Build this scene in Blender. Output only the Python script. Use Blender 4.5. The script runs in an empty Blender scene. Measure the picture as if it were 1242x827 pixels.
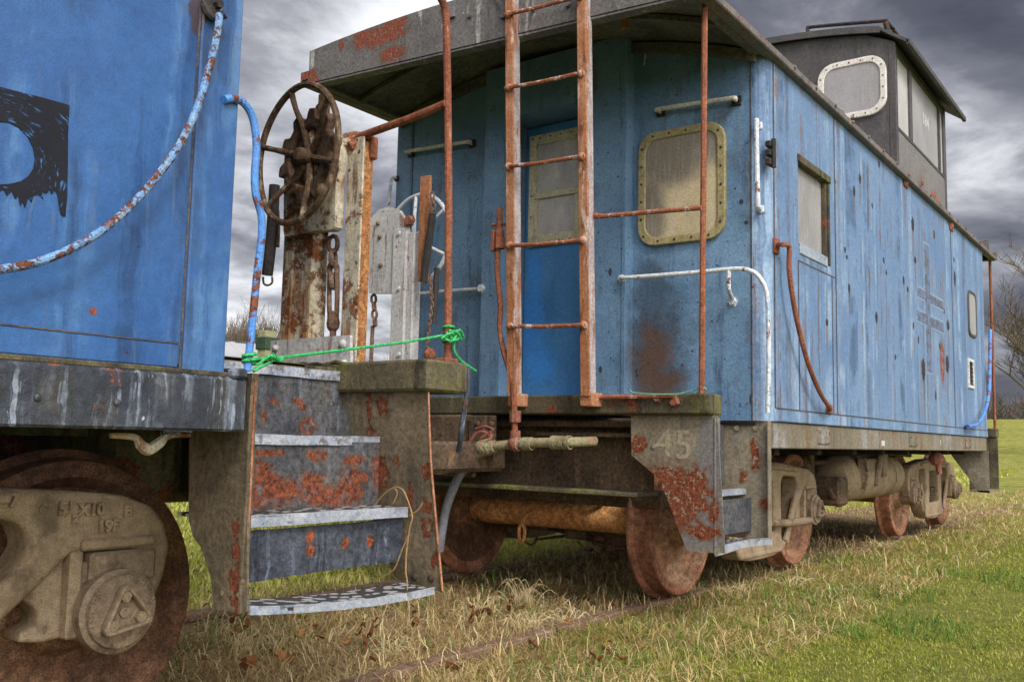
import bpy, bmesh, math, random
import numpy as np
from math import sin, cos, pi, radians
from mathutils import Vector, Matrix, noise as mnoise

random.seed(7); rng = np.random.default_rng(7)
S = bpy.context.scene; COL = S.collection

# ------------------------------------------------------------------ camera
CAMP = Vector((-4.9816, -3.2461, 0.8602)); YAW, PIT, ROL, FPX = 0.63244, 0.10323, 0.02169, 1143.72
fw = Vector((cos(PIT)*cos(YAW), cos(PIT)*sin(YAW), sin(PIT)))
_r = Vector((sin(YAW), -cos(YAW), 0)); _u = _r.cross(fw)
rt = cos(ROL)*_r + sin(ROL)*_u; up = -sin(ROL)*_r + cos(ROL)*_u
cd = bpy.data.cameras.new('camera'); cam = bpy.data.objects.new('camera', cd); COL.objects.link(cam)
M3 = Matrix((rt, up, -fw)).transposed().to_4x4(); M3.translation = CAMP
cam.matrix_world = M3
cd.sensor_width = 36; cd.lens = FPX/1242*36; cd.clip_start = .05; cd.clip_end = 3000
S.camera = cam

def at(u, v, X=None, Y=None, Z=None):
    """survey helper: the place where a sight line meets a known plane of the site"""
    d = fw + rt*((u-621)/FPX) - up*((v-413.5)/FPX)
    if X is not None: k = (X-CAMP.x)/d.x
    elif Y is not None: k = (Y-CAMP.y)/d.y
    else: k = (Z-CAMP.z)/d.z
    return CAMP + d*k

# ------------------------------------------------------------------ objects
def tag(o, label=None, cat=None, group=None, kind=None):
    if label: o['label'] = label
    if cat: o['category'] = cat
    if group: o['group'] = group
    if kind: o['kind'] = kind
    return o

def thing(name, label, cat, loc=(0, 0, 0), group=None):
    o = bpy.data.objects.new(name, None); COL.objects.link(o); o.location = loc
    o.empty_display_size = .2
    return tag(o, label, cat, group)

def adopt(o, parent):
    if parent is not None:
        o.parent = parent
        if parent.type == 'EMPTY': o.matrix_parent_inverse = Matrix.Translation(-Vector(parent.location))

class MB:
    def __init__(s): s.bm = bmesh.new(); s.mi = 0
    def _fin(s, vs, fs, sm=False):
        for f in fs: f.material_index = s.mi; f.smooth = sm
    def raw(s, verts, faces, sm=False):
        vs = [s.bm.verts.new(v) for v in verts]; fs = []
        for f in faces:
            try: fs.append(s.bm.faces.new([vs[i] for i in f]))
            except ValueError: pass
        s._fin(vs, fs, sm); return vs, fs
    def box(s, x0, x1, y0, y1, z0, z1, b=0, M=None, seg=1):
        x0, x1 = sorted((x0, x1)); y0, y1 = sorted((y0, y1)); z0, z1 = sorted((z0, z1))
        v = [(x, y, z) for x in (x0, x1) for y in (y0, y1) for z in (z0, z1)]
        if M is not None: v = [M @ Vector(q) for q in v]
        vs, fs = s.raw(v, [(0, 1, 3, 2), (4, 6, 7, 5), (0, 4, 5, 1), (2, 3, 7, 6), (0, 2, 6, 4), (1, 5, 7, 3)])
        if b:
            es = list({e for f in fs for e in f.edges})
            r = bmesh.ops.bevel(s.bm, geom=es, offset=b, segments=seg, affect='EDGES', profile=.6)
            for f in r['faces']: f.material_index = s.mi
        return s
    def obox(s, c, ax, ay, az, hx, hy, hz, b=0):
        M = Matrix((Vector(ax).normalized(), Vector(ay).normalized(), Vector(az).normalized())).transposed().to_4x4(); M.translation = Vector(c)
        return s.box(-hx, hx, -hy, hy, -hz, hz, b, M)
    def bar(s, p, q, w, t, b=0, side=(0, 0, 1)):
        p = Vector(p); q = Vector(q); d = (q-p); L = d.length; d.normalize()
        sd = Vector(side); n = d.cross(sd)
        if n.length < 1e-4: n = d.cross(Vector((1, 0, 0)))
        n.normalize(); m = n.cross(d)
        return s.obox((p+q)/2, d, n, m, L/2, w/2, t/2, b)
    def tube(s, pts, r, n=8, sub=0, closed=False, caps=True):
        P = [Vector(p) for p in pts]
        R = list(r) if isinstance(r, (list, tuple)) else [r]*len(P)
        if sub:
            Q = []; RR = []; N = len(P); rng_ = range(N if closed else N-1)
            for i in rng_:
                if closed: a, b, c, d = P[i-1], P[i], P[(i+1) % N], P[(i+2) % N]
                else: a, b, c, d = P[max(i-1, 0)], P[i], P[i+1], P[min(i+2, N-1)]
                for k in range(sub):
                    t = k/sub
                    Q.append(.5*((2*b)+(c-a)*t+(2*a-5*b+4*c-d)*t*t+(3*b-a-3*c+d)*t**3)); RR.append(R[i]*(1-t)+R[(i+1) % N]*t)
            if not closed: Q.append(P[-1]); RR.append(R[-1])
            P, R = Q, RR
        N = len(P); T = []
        for i in range(N):
            if closed: d = P[(i+1) % N]-P[i-1]
            else: d = P[min(i+1, N-1)]-P[max(i-1, 0)]
            T.append(d.normalized())
        a = Vector((0, 0, 1)) if abs(T[0].z) < .9 else Vector((1, 0, 0))
        nrm = T[0].cross(a).normalized(); rings = []
        for i in range(N):
            nrm = (nrm - T[i]*nrm.dot(T[i])).normalized(); bn = T[i].cross(nrm)
            rings.append([s.bm.verts.new(P[i]+(nrm*cos(2*pi*k/n)+bn*sin(2*pi*k/n))*R[i]) for k in range(n)])
        fs = []
        for i in range(N if closed else N-1):
            A, B = rings[i], rings[(i+1) % N]; off = 0
            if closed and i == N-1:
                off = min(range(n), key=lambda o: sum((A[k].co-B[(k+o) % n].co).length for k in range(0, n, 2)))
            for k in range(n):
                fs.append(s.bm.faces.new((A[k], A[(k+1) % n], B[(k+1+off) % n], B[(k+off) % n])))
        if caps and not closed:
            fs.append(s.bm.faces.new(rings[0][::-1])); fs.append(s.bm.faces.new(rings[-1]))
        s._fin(None, fs, True); return s
    def lathe(s, prof, c, ax=(0, 1, 0), n=32, mis=None):
        """prof: list of (offset along axis, radius)"""
        c = Vector(c); ax = Vector(ax).normalized()
        a = Vector((0, 0, 1)) if abs(ax.z) < .9 else Vector((1, 0, 0))
        e1 = ax.cross(a).normalized(); e2 = ax.cross(e1); rings = []; fs = []
        for o, r in prof:
            if r < 1e-5: rings.append([s.bm.verts.new(c+ax*o)])
            else: rings.append([s.bm.verts.new(c+ax*o+(e1*cos(2*pi*k/n)+e2*sin(2*pi*k/n))*r) for k in range(n)])
        seg = []
        for si, (A, B) in enumerate(zip(rings, rings[1:])):
            for k in range(n):
                q = [A[k % len(A)], A[(k+1) % len(A)], B[(k+1) % len(B)], B[k % len(B)]]
                q = list(dict.fromkeys(q))
                if len(q) > 2:
                    try: fs.append(s.bm.faces.new(q)); seg.append(si)
                    except ValueError: pass
        s._fin(None, fs, True)
        if mis:
            for f, si in zip(fs, seg): f.material_index = mis[min(si, len(mis)-1)]
        return s
    def ball(s, c, r, n=10, sq=(1, 1, 1)):
        M = Matrix.Translation(c) @ Matrix.Diagonal((sq[0], sq[1], sq[2], 1))
        q = bmesh.ops.create_uvsphere(s.bm, u_segments=n, v_segments=max(4, n//2+1), radius=r, matrix=M)
        s._fin(None, {f for v in q['verts'] for f in v.link_faces}, True); return s
    def bolt(s, c, ax, r=.012, h=.01, n=6, ball=False):
        if ball: return s.lathe([(0, r), (h*.5, r*.9), (h*.85, r*.55), (h, 0)], c, ax, 10)
        return s.lathe([(0, r*1.35), (.002, r*1.35), (.002, r), (h, r*.96), (h, 0)], c, ax, n)
    def poly(s, pts, thick, sub=0):
        """flat plate from a 3D outline, thick = vector"""
        P = [Vector(p) for p in pts]; t = Vector(thick); n = len(P)
        A = [s.bm.verts.new(p) for p in P]; B = [s.bm.verts.new(p+t) for p in P]
        fs = [s.bm.faces.new(A[::-1]), s.bm.faces.new(B)]
        for i in range(n): fs.append(s.bm.faces.new((A[i], A[(i+1) % n], B[(i+1) % n], B[i])))
        s._fin(None, fs); return s
    def sheet(s, fn, nu, nv, thick=None):
        """grid surface fn(u,v) u,v in 0..1"""
        V = [[s.bm.verts.new(fn(i/nu, j/nv)) for j in range(nv+1)] for i in range(nu+1)]; fs = []
        for i in range(nu):
            for j in range(nv): fs.append(s.bm.faces.new((V[i][j], V[i+1][j], V[i+1][j+1], V[i][j+1])))
        if thick is not None:
            t = Vector(thick)
            U = [[s.bm.verts.new(v.co+t) for v in r] for r in V]
            for i in range(nu):
                for j in range(nv): fs.append(s.bm.faces.new((U[i][j], U[i][j+1], U[i+1][j+1], U[i+1][j])))
            for i in range(nu):
                fs.append(s.bm.faces.new((V[i][0], U[i][0], U[i+1][0], V[i+1][0]))); fs.append(s.bm.faces.new((V[i][nv], V[i+1][nv], U[i+1][nv], U[i][nv])))
            for j in range(nv):
                fs.append(s.bm.faces.new((V[0][j], V[0][j+1], U[0][j+1], U[0][j]))); fs.append(s.bm.faces.new((V[nu][j], U[nu][j], U[nu][j+1], V[nu][j+1])))
        s._fin(None, fs, True); return s
    def link(s, me):
        s.bm.from_mesh(me); return s
    def warp(s, amp, sc, seed=0):
        for v in s.bm.verts:
            v.co += mnoise.noise_vector(v.co*sc+Vector((seed, seed*2, 0)))*amp
        return s
    def build(s, name, mats, parent=None, ang=35, norm=True):
        if norm: bmesh.ops.recalc_face_normals(s.bm, faces=s.bm.faces[:])
        me = bpy.data.meshes.new(name); s.bm.to_mesh(me); s.bm.free()
        for m in (mats if isinstance(mats, (list, tuple)) else [mats]): me.materials.append(m)
        me.polygons.foreach_set('use_smooth', [True]*len(me.polygons))
        me.set_sharp_from_angle(angle=radians(ang))
        o = bpy.data.objects.new(name, me); COL.objects.link(o); adopt(o, parent)
        return o

def flat(outer, holes=(), depth=.1, bev=.01, seg=2):
    """2-D outline (with holes) as a bevelled solid; returns a mesh in the xy plane, centred on z"""
    cu = bpy.data.curves.new('o', 'CURVE'); cu.dimensions = '2D'; cu.fill_mode = 'BOTH'
    cu.extrude = max(depth/2-bev, .0005); cu.bevel_depth = bev; cu.bevel_resolution = seg; cu.offset = -bev
    for ring in [outer]+list(holes):
        sp = cu.splines.new('POLY'); sp.points.add(len(ring)-1); sp.use_cyclic_u = True
        for p, q in zip(sp.points, ring): p.co = (q[0], q[1], 0, 1)
    o = bpy.data.objects.new('o', cu); COL.objects.link(o)
    bpy.context.view_layer.update()
    me = bpy.data.meshes.new_from_object(o.evaluated_get(bpy.context.evaluated_depsgraph_get()))
    bpy.data.objects.remove(o); bpy.data.curves.remove(cu)
    return me

def rnd(poly, r, n=4):
    """round the corners of a 2-D outline"""
    out = []; N = len(poly)
    for i in range(N):
        p = Vector(poly[i]); a = Vector(poly[i-1]); b = Vector(poly[(i+1) % N])
        rr = min(r, (a-p).length*.45, (b-p).length*.45)
        s0 = p+(a-p).normalized()*rr; s1 = p+(b-p).normalized()*rr
        for k in range(n+1):
            t = k/n; out.append(tuple(s0*(1-t)**2+p*2*t*(1-t)+s1*t*t))
    return out

def lettering(txt, size, depth):
    cu = bpy.data.curves.new('t', 'FONT'); cu.body = txt; cu.size = size; cu.extrude = depth; cu.bevel_depth = depth*.35
    cu.align_x = 'CENTER'; cu.align_y = 'CENTER'; cu.resolution_u = 3
    o = bpy.data.objects.new('t', cu); COL.objects.link(o); bpy.context.view_layer.update()
    me = bpy.data.meshes.new_from_object(o.evaluated_get(bpy.context.evaluated_depsgraph_get()))
    bpy.data.objects.remove(o); bpy.data.curves.remove(cu); return me

def placed(me, M):
    me.transform(M); return me

# frame whose local x -> world ax, y -> ay, z -> az
def frame(c, ax, ay, az):
    M = Matrix((Vector(ax), Vector(ay), Vector(az))).transposed().to_4x4(); M.translation = Vector(c); return M
SIDE = lambda c: frame(c, (1, 0, 0), (0, 0, 1), (0, -1, 0))        # drawing plane facing -Y
ENDF = lambda c: frame(c, (0, -1, 0), (0, 0, 1), (-1, 0, 0))       # drawing plane facing -X

# ------------------------------------------------------------------ materials
class NT:
    def __init__(s, name):
        s.mat = bpy.data.materials.new(name); s.mat.use_nodes = True
        s.nt = s.mat.node_tree; s.nt.nodes.clear()
        s.out = s.nt.nodes.new('ShaderNodeOutputMaterial'); s.b = s.nt.nodes.new('ShaderNodeBsdfPrincipled')
        s.nt.links.new(s.b.outputs[0], s.out.inputs[0]); s._p = None
    def N(s, t): return s.nt.nodes.new('ShaderNode'+t)
    def L(s, v, sock):
        if isinstance(v, bpy.types.NodeSocket): s.nt.links.new(v, sock)
        elif isinstance(v, (tuple, list)):
            sock.default_value = tuple(v)+(1,) if (sock.type == 'RGBA' and len(v) == 3) else tuple(v)
        else: sock.default_value = v
    @property
    def P(s):
        if s._p is None: s._p = s.N('NewGeometry').outputs['Position']
        return s._p
    def scl(s, v, k):
        n = s.N('VectorMath'); n.operation = 'MULTIPLY'; s.L(v, n.inputs[0]); n.inputs[1].default_value = k; return n.outputs[0]
    def add(s, v, k):
        n = s.N('VectorMath'); n.operation = 'ADD'; s.L(v, n.inputs[0]); s.L(k, n.inputs[1]); return n.outputs[0]
    def noise(s, v, sc, det=5, ro=.6, dist=0, col=False):
        n = s.N('TexNoise'); s.L(v, n.inputs['Vector']); n.inputs['Scale'].default_value = sc; n.inputs['Detail'].default_value = det
        n.inputs['Roughness'].default_value = ro; n.inputs['Distortion'].default_value = dist
        return n.outputs['Color' if col else 'Fac']
    def vor(s, v, sc, out='Distance', feat='F1'):
        n = s.N('TexVoronoi'); n.feature = feat; s.L(v, n.inputs['Vector']); n.inputs['Scale'].default_value = sc; return n.outputs[out]
    def thr(s, f, a, b, lo=0, hi=1):
        n = s.N('MapRange'); n.interpolation_type = 'SMOOTHSTEP'; s.L(f, n.inputs[0])
        for i, v in zip((1, 2, 3, 4), (a, b, lo, hi)): n.inputs[i].default_value = v
        return n.outputs[0]
    def lin(s, f, a, b, lo=0, hi=1):
        n = s.N('MapRange'); s.L(f, n.inputs[0])
        for i, v in zip((1, 2, 3, 4), (a, b, lo, hi)): n.inputs[i].default_value = v
        return n.outputs[0]
    def m(s, op, a, b=0, clamp=False):
        n = s.N('Math'); n.operation = op; n.use_clamp = clamp; s.L(a, n.inputs[0]); s.L(b, n.inputs[1]); return n.outputs[0]
    def mix(s, f, a, b, mode='MIX'):
        n = s.N('Mix'); n.data_type = 'RGBA'; n.blend_type = mode
        s.L(f, n.inputs[0]); s.L(a, n.inputs[6]); s.L(b, n.inputs[7]); return n.outputs[2]
    def ramp(s, f, st):
        n = s.N('ValToRGB'); s.L(f, n.inputs[0]); e = n.color_ramp.elements
        while len(e) < len(st): e.new(.5)
        for q, (p, c) in zip(e, st): q.position = p; q.color = tuple(c)+(1,)
        return n.outputs[0]
    def sep(s, v):
        n = s.N('SeparateXYZ'); s.L(v, n.inputs[0]); return n.outputs
    def spots(s, lst, amp=.5, nsc=14, P=None, soft=0, rs=1):
        """irregular patches at given places: lst of (x,y,z,rx,ry,rz)"""
        P = P or s.P; w = s.lin(s.noise(P, nsc, 6, .65), .2, .8, -amp, amp); acc = None
        for q in lst:
            c = q[:3]; r = q[3:] if len(q) > 4 else (q[3],)*3; r = tuple(a*rs for a in r)
            n = s.N('VectorMath'); n.operation = 'SUBTRACT'; s.L(P, n.inputs[0]); n.inputs[1].default_value = c
            k = s.scl(n.outputs[0], tuple(1/a for a in r))
            ln = s.N('VectorMath'); ln.operation = 'LENGTH'; s.L(k, ln.inputs[0]); v = ln.outputs['Value']
            acc = v if acc is None else s.m('MINIMUM', acc, v)
        raw = s.m('ADD', acc, w); s.halo = s.thr(raw, 2.1, 1.15)
        return s.thr(raw, 1.24+soft, 1.12-soft)
    def done(s, col, rough=.6, bumps=(), spec=.3, metal=0):
        s.L(col, s.b.inputs['Base Color']); s.L(rough, s.b.inputs['Roughness']); s.L(spec, s.b.inputs['Specular IOR Level']); s.L(metal, s.b.inputs['Metallic'])
        prev = None
        for h, d in bumps:
            n = s.N('Bump'); n.inputs['Distance'].default_value = d; n.inputs['Strength'].default_value = 1; s.L(h, n.inputs['Height'])
            if prev is not None: s.nt.links.new(prev, n.inputs['Normal'])
            prev = n.outputs[0]
        if prev is not None: s.nt.links.new(prev, s.b.inputs['Normal'])
        return s.mat

RUST_A, RUST_B = (.36, .085, .026), (.12, .036, .016)
def weather(name, c1, c2, sc=3., fine=(70, .35), streaks=(), rust=None, rustc=(RUST_A, RUST_B), specks=None, spots=(), rough=.65, bump=.0015, spec=.3, metal=0, grain=0, lo=.3, hi=.7, strk=False, dent=0):
    t = NT(name); P = t.P
    col = t.mix(t.thr(t.noise(P, sc, 7, .65), lo, hi), c1, c2)
    fn = t.noise(P, fine[0], 5, .75); fine = (fine[0], min(.75, fine[1]*1.35)); bump *= 1.7; grain *= 1.35
    blotch = t.thr(t.noise(P, 4.5, 4, .6), .38, .58); warpP = t.add(P, t.scl(t.noise(P, 5, 3, .6, col=True), (.06, .06, .06)))
    for c, sxy, sz, a, b, k in streaks:
        mk = t.m('MULTIPLY', t.thr(t.noise(t.scl(warpP, (sxy, sxy, sz)), 1, 6, .65), .5+(a-.5)*.6, .5+(b-.5)*.72), k if strk else t.m('MULTIPLY', blotch, k))
        col = t.mix(mk, col, c)
    hts = [(fn, bump)]
    rcol = t.mix(t.thr(t.noise(P, 70, 7, .8), .40, .58), rustc[1], rustc[0])
    rcol = t.mix(t.thr(t.noise(P, 30, 7, .75), .54, .60), rcol, c2) if (spots or rust) else rcol
    rr = rough
    mk = None
    if rust:
        rsc, a, b = rust
        mk = t.thr(t.noise(P, rsc, 8, .72, .3), .5+(a-.5)*.62, .5+(b-.5)*.66)
    for item in spots:
        lst, amp, nsc, c = item
        sm = t.spots(lst, amp, nsc, soft=(c[4] if (c != 'rust' and len(c) > 4) else 0))
        if c == 'rust':
            col = t.mix(t.m('MULTIPLY', t.halo, t.thr(t.noise(P, 30, 5, .7), .35, .6, .15, .75)), col, (.13, .065, .035))
            mk = sm if mk is None else t.m('MAXIMUM', mk, sm)
        else: col = t.mix(t.m('MULTIPLY', sm, c[3] if len(c) > 3 else 1), col, c[:3])
    if specks:
        c, vsc, r = specks
        v = t.vor(t.add(P, t.scl(t.noise(P, 30, 2, .5, col=True), (.02, .02, .02))), vsc); keep = t.thr(t.noise(P, vsc*.37, 2), .5, .56)
        col = t.mix(t.m('MULTIPLY', t.thr(v, r, r*.5), keep), col, c)
    if dent: hts.append((t.noise(t.scl(P, (1, 1, .45)), 2.6, 3, .5), dent))
    if mk is not None:
        rim = t.m('MULTIPLY', t.thr(mk, .02, .35), t.thr(mk, .9, .5))
        col = t.mix(mk, col, rcol); col = t.mix(t.m('MULTIPLY', rim, .55), col, (.03, .022, .02)); rr = t.lin(mk, 0, 1, rough, .92); hts.append((mk, -.004))
        hts.append((t.m('MULTIPLY', t.noise(P, 90, 5, .7), mk), .004))
    k = fine[1]
    col = t.mix(1., col, t.mix(t.thr(fn, .25, .75), (1-k,)*3, (1+k,)*3), 'MULTIPLY')
    if grain:
        g = t.noise(P, 260, 2, .8)
        col = t.mix(1., col, t.mix(t.thr(g, .3, .7), (1-grain,)*3, (1+grain,)*3), 'MULTIPLY'); hts.append((g, .0008))
    return t.done(col, rr, hts, spec, metal)

W = 1.383
XE = -.12
sp = lambda u, v, r, **k: tuple(at(u, v, **k))+(r,)
def sps(u, v, rx, ry, rz, **k): return tuple(at(u, v, **k))+(rx, ry, rz)

M = {}
BL1, BL2 = (.055, .175, .44), (.075, .225, .52)
# left caboose side: cleaner, deeper blue
M['blue_side_a'] = weather('blue_side_paint_near', (.020, .080, .240), (.032, .115, .305), 1.6, (26, .12),
    streaks=[((.085, .20, .39), 9, .35, .50, .68, .75), ((.012, .045, .13), 12, .35, .50, .68, .75), ((.12, .17, .22), 40, .8, .60, .76, .35), ((.11, .12, .10), 22, .25, .66, .74, .35)],
    specks=((.03, .025, .03), 9, .045), rough=.40, bump=.0006, spec=.4, grain=.07, dent=.02,
    spots=[([sp(113, 377, .006, Y=-W)], .4, 60, 'rust'), ([sps(238, 30, .012, .05, .02, Y=-W), sps(240, 15, .02, .05, .03, Y=-W)], .4, 40, (.05, .03, .03, .9))])
# right caboose long side: chalky blue, streaks and rust holes
holes = [(1025, 303, 2), (1027, 312, 2), (1030, 350, 2.5), (1003, 391, 3), (1063, 385, 3), (1072, 316, 2), (1075, 331, 2), (1107, 272, 4), (1110, 316, 3), (1096, 340, 2.5), (1101, 351, 2.5), (1150, 395, 4),
         (1149, 442, 5), (1120, 448, 5), (1140, 420, 2.5), (1086, 433, 2), (1114, 412, 2), (1158, 338, 3), (1108, 395, 2), (1043, 217, 3), (1133, 285, 2), (1097, 220, 5), (1135, 480, 2), (1157, 315, 2), (1145, 378, 2), (1058, 250, 2), (1066, 200, 2), (1036, 232, 2.5), (1013, 220, 1.5)]
hl = []; dl = []
for u, v, r in holes:
    p = at(u, v, Y=-W); d = (p-CAMP).length; k = d/FPX; hl.append((p.x, p.y, p.z, r*k*1.5, .08, r*k*(1.1+1.3*random.random())))
    if r >= 2.5: dl.append((p.x, p.y, p.z-r*k*4.5, r*k*1.0, .08, r*k*5.5))
M['blue_side_b'] = weather('blue_side_paint_far', (.118, .205, .355), (.172, .272, .425), 1.1, (45, .16),
    streaks=[((.06, .115, .21), 5, .16, .47, .64, .85), ((.28, .40, .55), 8, .2, .50, .66, .85), ((.15, .085, .05), 13, .05, .58, .68, .7), ((.07, .09, .115), 28, .2, .57, .72, .6), ((.26, .17, .11), 30, .12, .66, .72, .8)],
    specks=((.05, .035, .035), 11, .10), rough=.5, spec=.3, grain=.09, dent=.022,
    spots=[(dl, .6, 30, (.16, .12, .10, .55, .3)), (hl, .5, 50, (.03, .022, .022, .95)), ([sps(912, 487, .02, .03, .03, Y=-W), sps(1143, 440, .06, .05, .14, Y=-W)], .5, 30, 'rust')])
M['blue_end'] = weather('blue_end_paint', (.105, .20, .325), (.165, .285, .42), 2.2, (60, .16),
    streaks=[((.03, .05, .09), 9, .5, .52, .72, .7), ((.17, .26, .38), 8, .6, .54, .74, .55), ((.09, .10, .105), 5, 3, .56, .70, .6)],
    specks=((.04, .04, .045), 26, .2), rough=.45, grain=.22, dent=.012,
    spots=[([sps(795, 420, .12, .16, .30, X=XE), sps(790, 360, .1, .12, .2, X=XE)], .75, 7, (.035, .045, .06, .7, .55)),
           ([sps(790, 440, .1, .10, .20, X=XE), sps(800, 462, .1, .14, .06, X=XE)], .8, 9, (.10, .055, .03, .85, .5)),
           ([sps(728, 448, .1, .01, .02, X=-.22), sps(762, 452, .1, .015, .04, X=-.22), sps(740, 330, .1, .01, .02, X=-.22), sps(905, 270, .1, .01, .01, X=XE), sps(899, 245, .1, .012, .012, X=XE), sps(912, 485, .1, .012, .03, X=XE)], .5, 40, (.04, .03, .03, .9))])
M['blue_door'] = weather('blue_door_paint', (.055, .19, .40), (.08, .245, .48), 3, (50, .14),
    streaks=[((.03, .09, .2), 9, .9, .55, .8, .5)], rough=.5, grain=.1,
    spots=[([sps(645, 385, .1, .07, .24, X=.03), sps(655, 440, .1, .09, .12, X=.03), sps(648, 330, .1, .06, .1, X=.03)], .7, 8, (.055, .27, .68, .75, .5))])
M['sill_black'] = weather('weathered_dark_blue_sill', (.014, .018, .028), (.05, .06, .078), 4, (45, .32),
    streaks=[((.16, .19, .24), 26, 1.6, .52, .72, .75), ((.06, .055, .035), 9, 1.2, .52, .75, .6), ((.27, .32, .40), 50, 2, .56, .66, .7)],
    rust=(7, .68, .72), specks=((.45, .45, .48), 14, .07), rough=.42, bump=.0014, spec=.5, grain=.09)
M['olive'] = weather('mossy_dark_steel', (.052, .045, .030), (.125, .106, .060), 4, (60, .34),
    streaks=[((.12, .125, .035), 5, 3, .50, .66, .85), ((.20, .155, .08), 16, 4, .55, .72, .7), ((.022, .020, .018), 10, 1, .50, .66, .85)],
    rust=(5, .62, .66), rustc=((.22, .065, .028), (.08, .028, .016)), rough=.75, bump=.003, grain=.14)
M['moss_steel'] = weather('moss_covered_flange', (.10, .085, .055), (.17, .15, .085), 6, (60, .5), streaks=[((.19, .22, .05), 6, 6, .46, .6, .85), ((.07, .05, .035), 14, 4, .55, .7, .7)], rough=.85, bump=.004, grain=.25)
M['under'] = weather('underframe_grime_and_shade', (.048, .034, .024), (.14, .092, .055), 4, (50, .5),
    streaks=[((.20, .125, .075), 12, 2.5, .55, .75, .7), ((.085, .10, .035), 7, 3, .62, .74, .7)], rough=.85, bump=.003, grain=.2)  # grime, with tones darkened to paint in contact shade under the cars
M['under_dark'] = weather('underframe_near_black', (.018, .014, .012), (.045, .034, .027), 5, (50, .5), rough=.9, bump=.003, grain=.2)  # near-black mottled tone for the floor framing
rustA = [sps(800, 590, .1, .16, .10, X=-.8), sps(838, 600, .1, .09, .11, X=-.8), sps(820, 618, .1, .08, .09, X=-.8), sps(776, 540, .1, .035, .045, X=-.8), sps(808, 575, .1, .08, .03, X=-.8), sps(853, 645, .1, .07, .03, X=-.8), sps(866, 622, .1, .03, .05, X=-.8), sps(915, 553, .1, .025, .075, X=-.1), sps(928, 612, .1, .03, .03, X=-.1), sps(900, 578, .1, .02, .03, X=-.1)]
M['plate_b'] = weather('flaking_grey_plate', (.15, .13, .092), (.25, .215, .15), 5, (60, .28),
    streaks=[((.28, .27, .25), 10, 8, .56, .68, .6), ((.085, .08, .075), 14, 2, .55, .72, .8)],
    spots=[([sps(850, 640, .2, .5, .08, X=-.8), sps(862, 560, .2, .06, .2, X=-.8)], .9, 12, (.16, .155, .155, .85)), ([q[:3]+tuple(a*.85 for a in q[3:]) for q in rustA], 1.15, 26, 'rust')], rustc=((.245, .066, .025), (.075, .026, .016)), rough=.65, bump=.003, grain=.12)
rustP = [sps(u, v, .1, r, r2, X=-2.82) for u, v, r, r2 in ((451, 490, .012, .05), (467, 492, .025, .03), (451, 525, .015, .02), (516, 572, .02, .025), (515, 615, .02, .022), (513, 640, .02, .03), (495, 605, .012, .04), (458, 575, .04, .05), (520, 680, .015, .02), (480, 560, .012, .02))]
rustP += [sps(u, v, .03, r, r2, X=-3.5) for u, v, r, r2 in ((288, 640, .014, .02), (289, 668, .014, .025), (287, 708, .018, .05), (290, 735, .01, .02))]
M['plate_a'] = weather('scabby_step_plate', (.085, .068, .044), (.18, .14, .088), 5, (55, .32),
    streaks=[((.17, .15, .115), 12, 1.5, .55, .75, .7), ((.035, .035, .036), 10, 1, .52, .74, .7), ((.20, .12, .09), 18, 1.2, .6, .75, .5)],
    spots=[([q[:3]+tuple(a*.8 for a in q[3:]) for q in rustP], 1.0, 55, 'rust')], rustc=((.23, .062, .025), (.075, .026, .016)), rough=.7, bump=.003, grain=.12)
R3 = -1.16
rustR = [sps(330, 598, .12, .1, .045, Y=R3), sps(400, 600, .10, .1, .035, Y=R3), sps(318, 578, .05, .1, .04, Y=R3), sps(425, 590, .05, .1, .06, Y=R3), sps(380, 585, .05, .1, .03, Y=R3), sps(440, 578, .02, .1, .018, Y=R3), sps(430, 558, .05, .1, .015, Y=R3), sps(385, 552, .04, .1, .015, Y=R3), sps(330, 549, .05, .1, .01, Y=R3), sps(455, 570, .02, .1, .06, Y=R3),
         sps(372, 516, .03, .1, .03, Y=-1.024), sps(320, 503, .01, .1, .02, Y=-1.024), sps(360, 490, .02, .1, .02, Y=-1.0), sps(330, 488, .015, .1, .012, Y=-1.0)]
M['riser'] = weather('dark_flaking_riser', (.045, .05, .062), (.10, .10, .10), 6, (50, .5),
    streaks=[((.16, .18, .21), 30, 2.2, .52, .7, .7), ((.12, .10, .06), 10, 2, .58, .75, .6), ((.02, .024, .035), 20, 1.5, .52, .7, .7)],
    spots=[([q[:3]+tuple(a*.74 for a in q[3:]) for q in rustR], 1.05, 42, 'rust')], specks=((.38, .33, .28), 17, .09), rustc=((.245, .066, .026), (.08, .027, .016)), rough=.55, bump=.003, spec=.4, grain=.18)
M['riser_low'] = weather('dark_blue_riser', (.035, .042, .06), (.07, .08, .10), 6, (50, .5),
    streaks=[((.15, .18, .23), 28, 2, .52, .7, .7), ((.012, .016, .028), 24, 1.6, .5, .65, .75)],
    spots=[([sps(u, v, .012, .1, .012, Y=-1.29) for u, v in ((382, 652), (383, 668), (426, 660), (456, 657))], 1.0, 95, 'rust')], specks=((.4, .38, .36), 15, .08), rough=.5, bump=.003, spec=.4, grain=.18)
M['tread'] = weather('worn_bright_tread', (.32, .36, .43), (.52, .55, .60), 9, (90, .22),
    streaks=[((.20, .27, .42), 22, 22, .54, .64, .7), ((.12, .10, .09), 26, 26, .56, .66, .85)], rust=(9, .70, .73), rough=.38, bump=.0015, spec=.5, metal=.25, grain=.12)
def grate():
    t = NT('tread_grating'); v = t.vor(t.scl(t.P, (26, 40, 10)), 1.0)
    k = t.thr(v, .26, .36); k = t.thr(v, .40, .52); col = t.mix(k, t.mix(t.noise(t.P, 20, 4), (.42, .44, .47), (.20, .18, .16)), (.035, .033, .033))
    return t.done(col, .6, [(k, .006)], .4)
M['grate'] = grate()
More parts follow.
